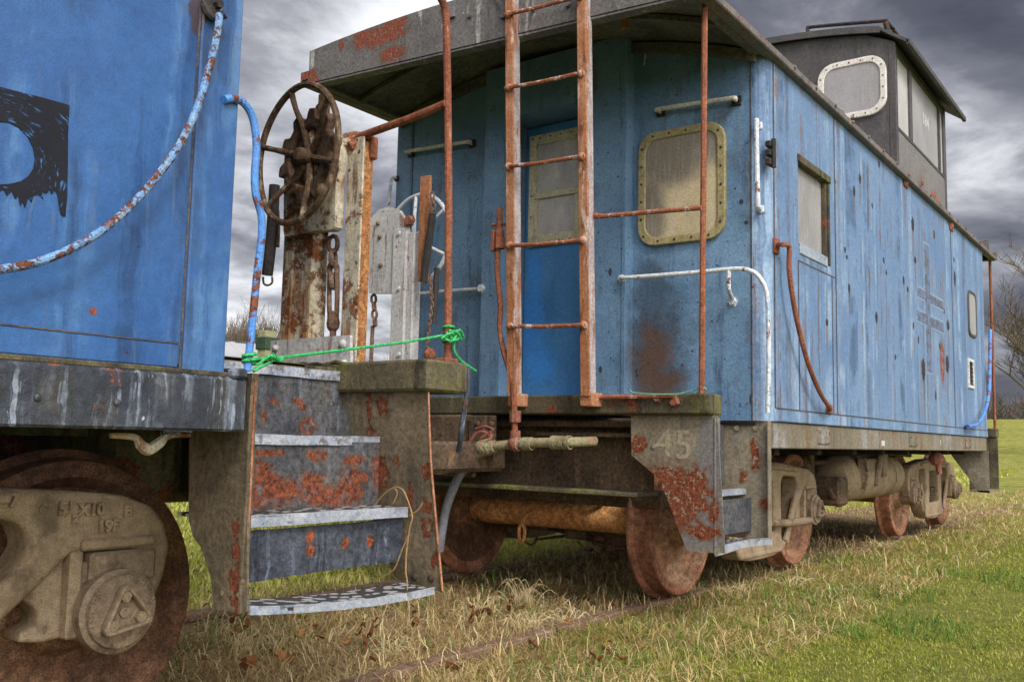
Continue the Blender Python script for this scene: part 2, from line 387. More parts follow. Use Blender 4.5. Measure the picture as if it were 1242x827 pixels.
def wheelmat(name, c1, c2, c3):
    t = NT(name); P = t.P
    col = t.mix(t.thr(t.noise(P, 4, 6, .6), .35, .65), c1, c2)
    col = t.mix(t.m('MULTIPLY', t.thr(t.noise(P, 2.2, 3), .48, .7), .8), col, c3)
    g = t.noise(P, 190, 3, .8); f = t.noise(P, 30, 5, .7)
    col = t.mix(1., col, t.mix(t.thr(g, .3, .7), (.42,)*3, (1.7,)*3), 'MULTIPLY')
    col = t.mix(1., col, t.mix(t.thr(f, .36, .64), (.62,)*3, (1.35,)*3), 'MULTIPLY')
    return t.done(col, .72, [(g, .002), (f, .005)], .35)
M['wheel'] = wheelmat('rusted_wheel_steel', (.18, .092, .05), (.25, .13, .07), (.38, .24, .14))
M['wheel_a'] = wheelmat('dark_rusted_wheel_steel', (.095, .048, .027), (.17, .085, .045), (.44, .28, .155))
M['tread_rust'] = wheelmat('brown_tread_rust', (.16, .066, .035), (.27, .112, .057), (.42, .22, .125))
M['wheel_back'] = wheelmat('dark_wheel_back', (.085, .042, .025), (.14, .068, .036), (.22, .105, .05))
M['axle'] = wheelmat('orange_rust_axle', (.56, .26, .095), (.66, .34, .14), (.42, .17, .06))
M['cast'] = weather('dusty_cast_steel', (.23, .168, .10), (.34, .26, .165), 5, (45, .2),
    streaks=[((.10, .072, .045), 9, 6, .54, .72, .7), ((.31, .25, .175), 12, 9, .58, .74, .6), ((.15, .12, .11), 14, 5, .6, .72, .6)], rough=.75, bump=.0012, grain=.17)
M['cast_dark'] = weather('dusty_bearing_steel', (.17, .125, .08), (.29, .22, .145), 10, (60, .25), streaks=[((.07, .05, .038), 20, 20, .52, .7, .7), ((.25, .16, .11), 11, 11, .58, .7, .5)], rough=.68, bump=.0012, grain=.17)
M['cream'] = weather('rust_streaked_cream_paint', (.44, .40, .30), (.60, .55, .43), 5, (50, .25),
    streaks=[((.30, .33, .33), 8, .9, .54, .74, .45), ((.45, .30, .13), 9, .8, .48, .66, .75), ((.26, .11, .04), 18, 1.0, .50, .62, .9), ((.12, .045, .02), 26, .9, .57, .66, .95)],
    rust=(6, .53, .60), specks=((.12, .045, .02), 24, .2), rustc=((.30, .11, .04), (.10, .04, .02)), rough=.6, bump=.003, grain=.16)
M['white_worn'] = weather('chipped_white_paint', (.40, .40, .40), (.55, .55, .54), 5, (50, .2),
    streaks=[((.33, .30, .27), 18, 1.5, .55, .7, .6), ((.22, .11, .06), 24, 1.2, .58, .68, .85)], specks=((.15, .07, .04), 20, .2), rust=(12, .70, .73), rough=.6, bump=.002, grain=.12)
M['rustpost'] = weather('flaking_orange_rust', (.30, .12, .045), (.42, .20, .075), 12, (60, .5), streaks=[((.13, .05, .025), 25, 8, .52, .68, .8), ((.58, .45, .28), 34, 12, .56, .64, .75)], rough=.85, bump=.005, grain=.35)
M['rusttube'] = weather('rusted_tube', (.19, .062, .034), (.29, .105, .05), 12, (80, .4), streaks=[((.09, .035, .025), 22, 9, .54, .7, .7), ((.38, .22, .16), 34, 12, .64, .72, .6)], rough=.75, bump=.002, grain=.25)
M['ladder'] = weather('rust_pink_ladder', (.33, .13, .055), (.44, .215, .12), 6, (70, .3), streaks=[((.24, .085, .035), 20, 2.0, .5, .66, .85), ((.60, .50, .44), 22, 1.2, .58, .68, .7), ((.11, .04, .022), 22, 6, .60, .68, .85), ((.40, .16, .05), 16, 2, .55, .65, .6)], rough=.65, bump=.002, grain=.2)
M['ladder_edge'] = weather('lavender_white_ladder_edge', (.30, .25, .25), (.46, .41, .41), 6, (70, .3), streaks=[((.34, .14, .06), 18, 1.2, .44, .56, .9), ((.13, .05, .025), 22, 3, .58, .68, .8)], rough=.6, bump=.002, grain=.2)
M['rung'] = weather('rust_white_rung', (.23, .075, .04), (.32, .12, .06), 12, (80, .4), streaks=[((.55, .50, .47), 22, 22, .54, .62, .85)], rough=.7, bump=.002, grain=.22)
M['blue_rail'] = weather('chipped_blue_rail', (.06, .21, .56), (.10, .27, .62), 6, (60, .2), rust=(16, .56, .59), rustc=((.26, .09, .045), (.10, .035, .02)), rough=.5, bump=.002, grain=.12)
M['grab_a'] = weather('rust_spotted_blue_grab', (.22, .33, .44), (.12, .27, .52), 22, (90, .3), rust=(38, .50, .54), rustc=((.24, .085, .045), (.09, .035, .022)), rough=.65, bump=.002, grain=.2)
M['white_rail'] = weather('white_handrail_paint', (.55, .60, .66), (.68, .70, .70), 10, (70, .25), rust=(18, .63, .67), streaks=[((.28, .40, .55), 16, 9, .55, .68, .7)], rough=.55, bump=.0015, grain=.12)
M['cream_rail'] = weather('cream_grab_paint', (.50, .48, .38), (.62, .60, .50), 10, (70, .25), rust=(22, .68, .71), rough=.55, bump=.001, grain=.1)
M['khaki'] = weather('khaki_window_frame', (.26, .22, .10), (.36, .315, .165), 9, (70, .3), streaks=[((.16, .13, .07), 20, 12, .56, .7, .7)], rough=.55, bump=.001, grain=.15)
M['khaki_light'] = weather('pale_khaki_sash', (.48, .44, .27), (.60, .56, .38), 9, (70, .25), streaks=[((.22, .19, .10), 20, 12, .56, .7, .6)], rough=.55, bump=.001, grain=.12)
M['window_sill_grey'] = weather('blue_grey_window_sill', (.22, .27, .34), (.34, .38, .44), 9, (70, .25), rough=.6)
M['cup_frame'] = weather('white_window_gasket', (.58, .57, .52), (.70, .69, .64), 9, (70, .2), rust=(15, .66, .69), rough=.5, bump=.001)
M['roof'] = weather('weathered_grey_roof', (.10, .096, .094), (.165, .157, .15), 4, (55, .35),
    streaks=[((.42, .41, .39), 16, .5, .63, .70, .8), ((.05, .047, .047), 9, 1, .55, .75, .7), ((.20, .15, .10), 26, .8, .66, .74, .6)],
    spots=[([sps(465, 42, .1, .14, .055, X=-1.0), sps(440, 47, .1, .06, .05, X=-1.0), sps(484, 30, .1, .045, .06, X=-1.0), sps(476, 66, .1, .08, .035, X=-1.0), sps(414, 55, .1, .018, .03, X=-1.0), sps(373, 92, .1, .08, .025, X=-1.0), sps(380, 96, .1, .04, .02, X=-1.0)], .85, 24, 'rust')],
    specks=((.55, .55, .55), 8, .03), rustc=((.25, .07, .035), (.14, .04, .025)), rough=.6, bump=.002, grain=.12)
M['eave'] = weather('rusty_eave_strip', (.12, .112, .108), (.20, .175, .16), 6, (60, .3), streaks=[((.20, .09, .05), 20, 5, .52, .66, .8), ((.08, .07, .07), 16, 4, .56, .7, .7)], rough=.7, bump=.002, grain=.2)
M['ceil'] = weather('dark_roof_underside', (.075, .072, .07), (.16, .155, .135), 3, (40, .35), streaks=[((.15, .145, .125), 4, 4, .58, .62, .7)], rough=.75, bump=.002, grain=.15)  # dark mottled grey for the lower face of the roof
M['cup'] = weather('dark_grey_cupola_paint', (.060, .058, .060), (.085, .082, .080), 3, (50, .25), streaks=[((.12, .115, .11), 14, 1.2, .56, .75, .6), ((.035, .033, .033), 9, .9, .56, .75, .6)], rough=.6, bump=.001, grain=.15)
M['cup_side'] = weather('faded_grey_cupola_side', (.145, .138, .135), (.20, .19, .185), 4, (60, .25), streaks=[((.09, .085, .085), 12, 1.2, .56, .75, .7), ((.26, .25, .24), 20, 2, .62, .75, .6)], rough=.7, bump=.001, grain=.22)
M['sill_b'] = weather('tan_grey_side_sill', (.165, .145, .105), (.22, .19, .14), 4, (60, .3), streaks=[((.30, .31, .33), 3, .3, .55, .64, .8), ((.17, .10, .05), 13, .8, .52, .66, .9), ((.10, .09, .06), 11, .8, .56, .72, .7)], rough=.7, bump=.002, grain=.2)
M['black'] = weather('black_iron', (.018, .016, .016), (.045, .036, .032), 9, (70, .4), rust=(14, .66, .7), rough=.6, bump=.002, grain=.15)
M['gear'] = weather('caked_brown_iron', (.075, .042, .024), (.14, .085, .05), 18, (60, .5), streaks=[((.34, .27, .17), 24, 14, .53, .64, .85), ((.30, .115, .035), 14, 10, .60, .70, .7), ((.035, .024, .018), 20, 12, .56, .7, .8)], rough=.7, bump=.004, grain=.2)
M['chain'] = weather('brown_chain', (.13, .072, .046), (.24, .15, .10), 20, (70, .4), rough=.75, bump=.002, grain=.25)
M['sleeve'] = weather('ribbed_black_rubber', (.035, .033, .033), (.06, .055, .053), 9, (80, .3), rough=.7, bump=.001, grain=.15)
M['hose'] = weather('grey_air_hose', (.13, .135, .155), (.20, .205, .23), 7, (60, .2), streaks=[((.08, .08, .09), 20, 3, .56, .7, .6)], rough=.6, bump=.001, grain=.1)
M['brass'] = weather('mossy_pipe', (.22, .20, .11), (.33, .29, .17), 10, (60, .35), streaks=[((.30, .11, .07), 14, 14, .58, .68, .8), ((.12, .13, .05), 8, 8, .55, .7, .7)], rough=.75, bump=.003, grain=.25)
M['red_iron'] = weather('red_oxide_iron', (.22, .075, .05), (.30, .13, .09), 14, (70, .4), streaks=[((.11, .05, .04), 18, 18, .55, .7, .7)], rough=.8, bump=.003, grain=.25)
M['rail'] = weather('rusty_rail', (.15, .085, .055), (.24, .16, .11), 8, (60, .4), streaks=[((.09, .055, .04), 6, 20, .52, .7, .7)], rough=.75, bump=.002, grain=.25)
M['tie'] = weather('old_tie_wood', (.06, .047, .036), (.12, .095, .07), 6, (40, .5), rough=.9, bump=.005, grain=.2)
M['bare_grey'] = weather('worn_grey_emblem', (.10, .105, .12), (.13, .19, .32), 16, (60, .3), lo=.42, hi=.58, streaks=[((.22, .14, .08), 9, 3, .58, .7, .7)], rough=.7, bump=.001, grain=.2)
M['emblem_line'] = weather('worn_light_outline', (.24, .31, .40), (.17, .26, .38), 12, (60, .3), rough=.7, bump=.001)
M['white_mark'] = weather('old_white_lettering', (.50, .50, .49), (.62, .62, .60), 12, (60, .3), rough=.7, bump=.001)
M['scratch'] = weather('scratched_bright_marks', (.27, .235, .165), (.31, .275, .20), 12, (60, .3), rough=.6, bump=.001)
M['seam'] = weather('grimy_seam', (.045, .05, .065), (.11, .10, .10), 9, (60, .4), streaks=[((.12, .07, .045), 20, 4, .55, .7, .7)], rough=.8, bump=.001)

def pane(name, c1, c2, rough=.22, sc=4, spec=.5, refl_dark=None):
    t = NT(name); P = t.P
    n = t.noise(t.scl(P, (1, 1, .5)), sc, 6, .65)
    col = t.mix(t.thr(n, .3, .7), c1, c2)
    if refl_dark: col = t.mix(t.m('MULTIPLY', t.spots(refl_dark, .5, 5, soft=.6), .8), col, (.13, .12, .10))  # dark part of a reflection, painted into the glass colour
    s2 = t.thr(t.noise(t.scl(P, (60, 60, 5)), 1, 3, .6), .45, .75)
    col = t.mix(t.m('MULTIPLY', s2, .35), col, (.42, .41, .38))
    g = t.noise(P, 130, 3, .7)
    col = t.mix(1., col, t.mix(t.thr(g, .3, .7), (.78,)*3, (1.2,)*3), 'MULTIPLY')
    return t.done(col, t.lin(n, .3, .7, rough*.7, rough*1.6), [(t.noise(P, 9, 3), .004), (g, .0005)], spec)
M['pane_door'] = pane('hazy_door_glass', (.36, .35, .32), (.56, .54, .50), .2, 6)
M['pane_end'] = pane('painted_reflection_glass', (.44, .36, .22), (.62, .53, .34), .16, 3, .7, [sps(828, 180, .2, .33, .13, X=XE), sps(815, 205, .2, .2, .09, X=XE), sps(790, 255, .2, .08, .2, X=XE)])  # hazy glass; gold reflection and its dark top are painted into the colour
M['pane_side'] = pane('grey_clouded_glass', (.26, .255, .25), (.34, .335, .33), .4, 4)
M['pane_cup'] = pane('grey_cupola_glass', (.27, .27, .275), (.34, .34, .345), .35, 3)
M['pane_cup_side'] = pane('pale_cupola_glass', (.42, .41, .40), (.52, .51, .50), .35, 3)

def emblem_mat():
    t = NT('brushed_black_paint'); P = t.P
    c = at(10, 200, Y=-W)
    n = t.N('VectorMath'); n.operation = 'SUBTRACT'; t.L(P, n.inputs[0]); n.inputs[1].default_value = c
    ln = t.N('VectorMath'); ln.operation = 'LENGTH'; t.L(n.outputs[0], ln.inputs[0]); r = ln.outputs['Value']
    x, y, z = t.sep(n.outputs[0]); ang = t.m('ARCTAN2', z, x)
    cb = t.N('CombineXYZ'); t.L(t.m('MULTIPLY', r, 190), cb.inputs[0]); t.L(t.m('MULTIPLY', ang, 4), cb.inputs[1])
    st = t.noise(cb.outputs[0], 1, 4, .6)
    patch = t.thr(t.noise(P, 16, 3, .5), .42, .56)
    mk = t.m('MULTIPLY', t.thr(st, .56, .66), patch)
    col = t.mix(mk, t.mix(t.noise(P, 9, 5), (.006, .007, .011), (.020, .022, .03)), (.05, .15, .34))
    return t.done(col, .6, [(st, .0005)], .15)
M['emblem'] = emblem_mat()

def rope_mat():
    t = NT('green_twisted_rope'); P = t.P
    n = t.noise(t.scl(P, (160, 160, 160)), 1, 2)
    return t.done(t.mix(t.thr(n, .35, .65), (.015, .22, .05), (.07, .52, .17)), .55, [(n, .002)], .3)
M['rope'] = rope_mat()

def leafy(name, cols, patch=None, trans=.25):
    t = NT(name); a = t.N('Attribute'); a.attribute_name = 'rnd'
    col = t.ramp(a.outputs['Fac'], cols)
    if patch:
        psc, lo, hi, pc, k = patch
        col = t.mix(t.m('MULTIPLY', t.thr(t.noise(t.P, psc, 4, .6), lo, hi), k), col, pc)
    m_ = t.done(col, .75, (), .15)
    tr = t.N('BsdfTranslucent'); t.L(col, tr.inputs[0]); mx = t.N('MixShader'); mx.inputs[0].default_value = trans
    t.nt.links.new(t.b.outputs[0], mx.inputs[1]); t.nt.links.new(tr.outputs[0], mx.inputs[2]); t.nt.links.new(mx.outputs[0], t.out.inputs[0])
    return m_
M['grass'] = leafy('short_lawn_grass', [(0, (.15, .21, .025)), (.35, (.27, .32, .04)), (.7, (.42, .42, .075)), (1, (.52, .48, .14))], (1.3, .50, .64, (.50, .42, .14), .4), .4)
M['meadow'] = leafy('sunlight_tinted_meadow', [(0, (.32, .37, .05)), (.4, (.46, .50, .09)), (.7, (.50, .50, .14)), (1, (.60, .54, .24))], None, .35)  # blade colours lightened, so sunlight on the meadow is painted in
M['green'] = leafy('lush_grass', [(0, (.08, .17, .03)), (.6, (.15, .26, .05)), (1, (.28, .34, .09))], None, .35)
M['straw'] = leafy('dead_straw', [(0, (.30, .19, .08)), (.4, (.54, .40, .18)), (.8, (.74, .60, .31)), (1, (.86, .76, .48))], (2.5, .50, .64, (.26, .15, .07), .5), .35)
M['leaf'] = leafy('fallen_leaf_brown', [(0, (.14, .06, .025)), (.5, (.26, .11, .04)), (1, (.36, .19, .08))], None, .15)
M['bark'] = weather('grey_bark', (.09, .072, .058), (.15, .125, .10), 4, (20, .4), rough=.9, bump=.01)
M['twig'] = weather('pale_twigs', (.10, .078, .058), (.17, .135, .095), 2, (20, .3), rough=.9, bump=0.0)
M['wood_far'] = weather('far_brown_twigs', (.10, .085, .075), (.14, .12, .105), .2, (2, .3), rough=.95, bump=0.0)
M['shed_roof'] = weather('white_ribbed_sheet', (.34, .35, .36), (.40, .41, .42), 1, (20, .1), rough=.45, bump=.001)
M['shed_wall'] = weather('pale_shed_wall', (.28, .275, .26), (.34, .33, .31), 1, (20, .15), rough=.8, bump=.001)
M['dark_green'] = weather('dark_green_cap', (.02, .045, .025), (.035, .07, .04), 2, (20, .2), rough=.7)
M['tan_wall'] = weather('tan_green_siding', (.22, .22, .12), (.28, .27, .16), 2, (20, .2), rough=.8)

def ground_mat():
    t = NT('turf_soil'); P = t.P
    n1 = t.noise(P, .9, 5, .6); n2 = t.noise(P, 14, 6, .7); n3 = t.noise(P, 110, 3, .7)
    far = t.thr(t.sep(P)[0], 4, 12)
    near = t.mix(t.thr(n2, .35, .65), (.13, .15, .035), (.23, .235, .06))
    fcol = t.mix(t.thr(t.noise(P, 2.4, 9, .85), .38, .58), (.12, .17, .03), (.36, .34, .09))
    col = t.mix(far, near, fcol)
    tr = t.thr(t.m('ABSOLUTE', t.sep(P)[1]), 1.25, .95)
    tr = t.m('MULTIPLY', tr, t.thr(t.sep(P)[0], 14, 9))
    col = t.mix(tr, col, t.mix(t.thr(n2, .35, .65), (.17, .125, .075), (.33, .255, .145)))
    col = t.mix(1., col, t.mix(t.thr(n3, .3, .7), (.6,)*3, (1.4,)*3), 'MULTIPLY')
    return t.done(col, .95, [(n2, .03), (n3, .01)], .1)
M['ground'] = ground_mat()
#PART2
# ------------------------------------------------------------------ shared assemblies
def frame_profile():
    h = [(0, .745), (.3, .742), (.6, .715), (.76, .703), (.906, .688), (.996, .656), (1.04, .606), (1.06, .54), (1.046, .461), (1.012, .385), (.985, .38),
         (.981, .46), (.973, .518), (.948, .541), (.777, .545), (.755, .53), (.70, .475), (.612, .40), (.47, .23), (.36, .155), (.2, .135), (0, .13)]
    full = h[:-1]+[(-x, z) for x, z in h[::-1]][:-1]
    return rnd(full, .012, 2)
def frame_leg(s):
    g = [(.772, .56), (.773, .456), (.778, .33), (.724, .326), (.667, .335), (.669, .359), (.708, .37), (.712, .39), (.699, .415), (.664, .44), (.62, .442), (.585, .40), (.56, .42), (.66, .54)]
    return rnd([(x*s, z) for x, z in g][::int(-s)], .008, 2)
def frame_holes():
    w = [(.593, .642), (.642, .623), (.666, .57), (.64, .527), (.56, .45), (.42, .25), (.37, .215), (.335, .25), (.33, .60), (.37, .65)]
    c = [(-.2, .62), (.2, .62), (.2, .36), (.24, .30), (-.24, .30), (-.2, .36)]
    return [rnd(w, .03, 3), rnd([(-x, z) for x, z in w][::-1], .03, 3), rnd(c, .02, 2)]

WHEEL = [(-.02, 0), (-.02, .085), (-.01, .115), (.04, .14), (.07, .19), (.078, .26), (.058, .322), (.012, .345), (.0, .352), (.0, .388), (.006, .397), (.095, .405), (.108, .418), (.118, .428), (.130, .428), (.138, .418), (.14, .405), (.14, .35), (.13, .335), (.112, .30), (.10, .22), (.11, .16), (.14, .14), (.165, .125), (.168, .09)]
def bearing(mb, c, r):
    c = Vector(c)
    mb.lathe([(.13, 0), (.13, r*.95), (.02, r*.95), (.015, r*1.06), (-.03, r*1.06), (-.035, r*.93), (-.045, r*.90), (-.050, r*.70), (-.052, 0)], c, (0, 1, 0), 36)
def bearing_cap(c, r, parent, words, mat, rot=0):
    mb = MB(); bearing(mb, c, r); k = r/.1
    base = Vector(c)+Vector((0, -.052, 0))
    V = [(a*k, b*k) for a, b in ((-.010, .084), (-.070, -.056), (.084, -.030))]
    tri_ = rnd(V, .034*k, 6); inn_ = [(x*.80, z*.80) for x, z in tri_]
    mb.link(placed(flat(tri_, [inn_[::-1]], .026, .003, 1), SIDE(base+Vector((0, -.013, 0)))))
    for x, z in V: mb.bolt(base+Vector((x*.50, 0, z*.50)), (0, -1, 0), .016*k, .020)
    mb.lathe([(0, .013*k), (.008, .013*k), (.008, .007*k), (.003, .005*k), (.003, 0)], base, (0, -1, 0), 16)
    o = mb.build('bearing_cap', mat, parent)
    if words:
        lb = MB()
        for a0 in (pi*.98, pi*.27):
            for i, ch in enumerate('TIMKEN'):
                a = a0-(i-2.5)*.245
                Mx = SIDE(Vector(c)+Vector((cos(a)*r*.82, -.046, sin(a)*r*.82))) @ Matrix.Rotation(a-pi/2, 4, 'Z')
                lb.link(placed(lettering(ch, .024, .004), Mx))
        lb.build('cast_lettering', mat, o)
    return o

def bogie(parent, cx, yo, yf, R, mats, detail=False, hw=.91, brace=False, ws=1., wx=0., bo=-.02, bx=0.):
    mw, mf, mbm = mats
    b = MB()
    b.box(cx-.17, cx+.17, -yf+.06, yf-.06, .44, .66, .03)                       # bolster
    for sx in (-1, 1):
        b.box(cx+sx*.42-.03, cx+sx*.42+.03, -.85, .85, .30, .42, .01)          # brake beams
        for sy in (-1, 1): b.box(cx+sx*.44-.05, cx+sx*.47+.02, sy*.70-.06, sy*.70+.06, .22, .52, .015)
        b.tube([(cx+sx*.42, -.3, .3), (cx+sx*.2, 0, .5), (cx+sx*.42, .3, .3)], .02, 6)
    root = b.build('bogie', mbm, parent)
    for sx in (-1, 1):
        x = cx+sx*hw
        MB().lathe([(-yf-.02, .0), (-yf-.02, .065), (-yo+.16, .068), (-yo+.18, .09), (-.3, .088), (.3, .088), (yo-.18, .09), (yo-.16, .068), (yf+.02, .065), (yf+.02, 0)], (x, 0, R), (0, 1, 0), 28).build('axle', M['axle'], root)
        for sy in (-1, 1):
            k = R/.402
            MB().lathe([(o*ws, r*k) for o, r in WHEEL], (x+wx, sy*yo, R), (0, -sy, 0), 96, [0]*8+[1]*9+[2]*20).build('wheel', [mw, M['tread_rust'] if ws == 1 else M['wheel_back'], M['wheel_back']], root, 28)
    for sy in (-1, 1):
        s = MB()
        s.link(placed(flat(frame_profile(), frame_holes(), .13, .02, 3), SIDE((cx, sy*(yf-.05), 0))))
        for q in (-1, 1): s.link(placed(flat(frame_leg(q), (), .09, .010, 2), SIDE((cx, sy*(yf-.06), 0))))
        if sy < 0 or not detail:
            y = sy*(yf+.012)
            for sx in (-1, 1):
                s.bar((cx+sx*.10, y, .715), (cx+sx*.60, y, .69), .05, .03, .008, side=(0, 0, 1))
                if not detail: s.bar((cx+sx*.60, y, .50), (cx+sx*.40, y, .21), .06, .03, .008, side=(0, 1, 0))
                s.box(cx+sx*.79, cx+sx*1.0, y-.018, y+.05, .55, .578, .006)
                s.box(cx+sx*.765, cx+sx*.80, y-.01, y+.05, .33, .55, .006)
            s.box(cx-.30, cx+.30, y-.012, y+.03, .155, .185, .008)
        fo = s.build('side_frame', mf, root)
        n = MB()
        for i in (-1, 1):
            P = [(cx+i*.09+.055*cos(t*.7), sy*(yf-.05)+.055*sin(t*.7), .31+.13*t/45) for t in range(46)]
            n.tube(P, .014, 6)
        n.build('spring', M['under'], fo)
        if detail and sy < 0:
            l = MB()
            if detail == 1:
                for txt, u, v, sz in (('57', 10, 607, .046), ('5', 75, 617, .046), ('1', 85, 613, .024), ('2', 90, 629, .028), ('X10', 110, 618, .042), ('19F', 130, 638, .042), ('B', 154, 620, .040)):
                    p = at(u, v, Y=-yf-.016); l.link(placed(lettering(txt, sz, .008), SIDE((p.x, -yf-.015, p.z))))
                p = at(88, 621, Y=-yf-.016); l.bar((p.x-.02, -yf-.017, p.z-.008), (p.x+.03, -yf-.017, p.z+.006), .005, .006)
                p = at(53, 617, Y=-yf-.016); l.lathe([(0, .0), (0, .012), (.006, .012), (.006, .008), (.003, .006), (.003, 0)], (p.x, -yf-.014, p.z), (0, -1, 0), 16)
                l.build('cast_lettering', mf, fo)
            else: l.bm.free()
        for sx in (-1, 1):
            x = cx+sx*hw
            a = MB().box(x-.095, x+.095, sy*(yf-.08), sy*(yf+.03), R+.07, .543, .008)
            a.box(x-.12, x-.07, sy*(yf-.06), sy*(yf+.012), R-.01, R+.13, .006)
            a.build('bearing_adapter', M['cast_dark'], root)
            if sy < 0: bearing_cap((x+bx, -yf+bo, R+.002), .102, root, detail == 1, M['cast_dark'])
            else: bearing_far = MB().lathe([(-.05, .0), (-.05, .07), (-.03, .10), (.1, .10)], (x, yf+.02, R), (0, -1, 0), 20).build('bearing_cap', M['cast_dark'], root)
    if brace:
        MB().tube([at(905, 634, Y=-yf-.05), at(955, 634, Y=-yf-.05), at(982, 631, Y=-yf-.05)], [.016, .026, .026], 10).build('brake_rod', M['cast_dark'], root)
    return root

def copy_part(o, parent, off):
    c = o.copy(); COL.objects.link(c); adopt(c, parent)
    if off is not None: c.location = Vector(o.location)+Vector(off)
    for ch in [q for q in o.children]: copy_part(ch, c, None)
    return c

def wall_holes(mb, pt, u0, u1, v0, v1, holes, depth):
    """plane pt(u,v,d); rectangular holes with reveals of given depth"""
    us = sorted({u0, u1}|{h[0] for h in holes}|{h[1] for h in holes}); vs = sorted({v0, v1}|{h[2] for h in holes}|{h[3] for h in holes})
    for a, b in zip(us, us[1:]):
        for c, d in zip(vs, vs[1:]):
            if any(h[0] <= a and b <= h[1] and h[2] <= c and d <= h[3] for h in holes): continue
            mb.raw([pt(a, c, 0), pt(b, c, 0), pt(b, d, 0), pt(a, d, 0)], [(0, 1, 2, 3)])
    for a, b, c, d in holes:
        q = [(a, c), (b, c), (b, d), (a, d)]
        for i in range(4):
            (p0, p1), (q0, q1) = q[i], q[(i+1) % 4]
            mb.raw([pt(p0, p1, 0), pt(q0, q1, 0), pt(q0, q1, depth), pt(p0, p1, depth)], [(0, 1, 2, 3)])
    bmesh.ops.remove_doubles(mb.bm, verts=mb.bm.verts[:], dist=1e-5)

def arcrect(x0, x1, z0, z1, r, n=6):
    out = []
    for cx_, cz_, a0 in ((x1-r, z1-r, 0), (x0+r, z1-r, pi/2), (x0+r, z0+r, pi), (x1-r, z0+r, 1.5*pi)):
        for k in range(n+1): a = a0+k/n*pi/2; out.append((cx_+r*cos(a), cz_+r*sin(a)))
    return out

def ring_frame(name, x0, x1, z0, z1, r, w, mp, mat, parent, panemat, depth=.03, bolts=14, boltmat=None):
    out = arcrect(x0, x1, z0, z1, r); inn = arcrect(x0+w, x1-w, z0+w, z1-w, max(r-w*.7, .012))
    mb = MB(); mb.link(placed(flat(out, [inn[::-1]], depth, .006), mp((0, 0, 0)))); mb.mi = 0
    f = mb.build(name, mat, parent)
    g = MB(); g.link(placed(flat(arcrect(x0+w*.6, x1-w*.6, z0+w*.6, z1-w*.6, max(r-w*.5, .02)), (), .008, .001), mp((0, 0, 0))))
    g.build('pane', panemat, f)
    if bolts:
        per = []; mid = arcrect(x0+w/2, x1-w/2, z0+w/2, z1-w/2, max(r-w/2, .01), 5)
        pts = [Vector((a, b, 0)) for a, b in mid]; pts.append(pts[0]); L = sum((b-a).length for a, b in zip(pts, pts[1:]))
        b = MB(); acc = 0; nxt = L/bolts/2
        for a, c in zip(pts, pts[1:]):
            d = (c-a).length
            while acc+d > nxt:
                q = a+(c-a)*((nxt-acc)/d); F = mp((0, 0, 0)); b.ball(F @ Vector((q.x, q.y, depth/2)), .0075, 8); nxt += L/bolts
            acc += d
        b.build('screw_heads', boltmat or M['black'], f)
    return f

def grab(name, p, q, out, r, mat, parent, bracket=None, bsz=.028):
    """straight grab iron standing off a wall"""
    p, q, out = Vector(p), Vector(q), Vector(out); d = (q-p).normalized()
    g = MB().tube([p, p+out*.7, p+out+d*.03, q+out-d*.03, q+out*.7, q], r, 8, 4).build(name, mat, parent)
    for c in (p, q):
        b = MB(); b.obox(c+out.normalized()*.008, d, out.normalized().cross(d), out, bsz, bsz, .008, .004); b.bolt(c+out.normalized()*.014+d*bsz*.6, out, .01, .012)
        b.build('bracket', bracket or M['black'], g)
    return g

def chain(pts, link=.05, wr=.006, width=.016):
    P = [Vector(p) for p in pts]; mb = MB()
    L = [0]
    for a, b in zip(P, P[1:]): L.append(L[-1]+(b-a).length)
    def pos(s):
        for i in range(len(P)-1):
            if s <= L[i+1] or i == len(P)-2: return P[i].lerp(P[i+1], (s-L[i])/(L[i+1]-L[i])), (P[i+1]-P[i]).normalized()
    n = max(2, int(L[-1]/(link*.78))); flip = 0
    for i in range(n):
        c, d = pos(L[-1]*(i+.5)/n); a = Vector((1, .3, 0)) if flip % 2 else Vector((-.3, 1, 0)); flip += 1
        a = (a-d*a.dot(d)).normalized()
        mb.tube([c+d*(link/2-width/2)*s1+d*(width/2*cos(t))*s1*1+a*width*.5*sin(t)*1 for s1, t in ((1, pi/2), (1, pi/4), (1, 0), (1, -pi/4), (1, -pi/2), (-1, -pi/2), (-1, -pi/4), (-1, 0), (-1, pi/4), (-1, pi/2))], wr, 6, closed=True)
    return mb

# ------------------------------------------------------------------ right-hand caboose
B = thing('caboose', 'faded blue caboose with grey cupola, rusty end ladder and long weathered side wall', 'caboose', (3, 0, 0), 'two coupled blue cabooses')
ztop = lambda y: 3.365+.04*y-.04*y*y
ztop2 = lambda y: 3.365+.04*y-.135*y*y
zbot = lambda y: 3.07+.045*y
XR = 6.19; ZS = .985
Pxy = [at(968, 192, Y=-W), at(1005, 320, Y=-W)]
w1 = (.372, .935, 1.985, 2.555); w2 = (5.30, 5.70, 1.99, 2.46)
mb = MB()
wall_holes(mb, lambda u, v, d: (u, -W+d, v), -.03, XR, ZS, 3.05, [w1], .055)
n = 6
for k in range(n):
    a0, a1 = k/n*pi/2, (k+1)/n*pi/2; c = (-.03, -W+.09)
    f = lambda a, z: (c[0]-.09*sin(a), c[1]-.09*cos(a), z)
    mb.raw([f(a0, ZS), f(a1, ZS), f(a1, 3.07), f(a0, 3.07)], [(0, 3, 2, 1)])
mb.raw([(XR, -W, ZS), (XR, W, ZS), (XR, W, 3.1), (XR, -W, 3.05)], [(0, 1, 2, 3)])
mb.raw([(XR, W, ZS), (XE, W, ZS), (XE, W, 3.14), (XR, W, 3.14)], [(0, 1, 2, 3)])
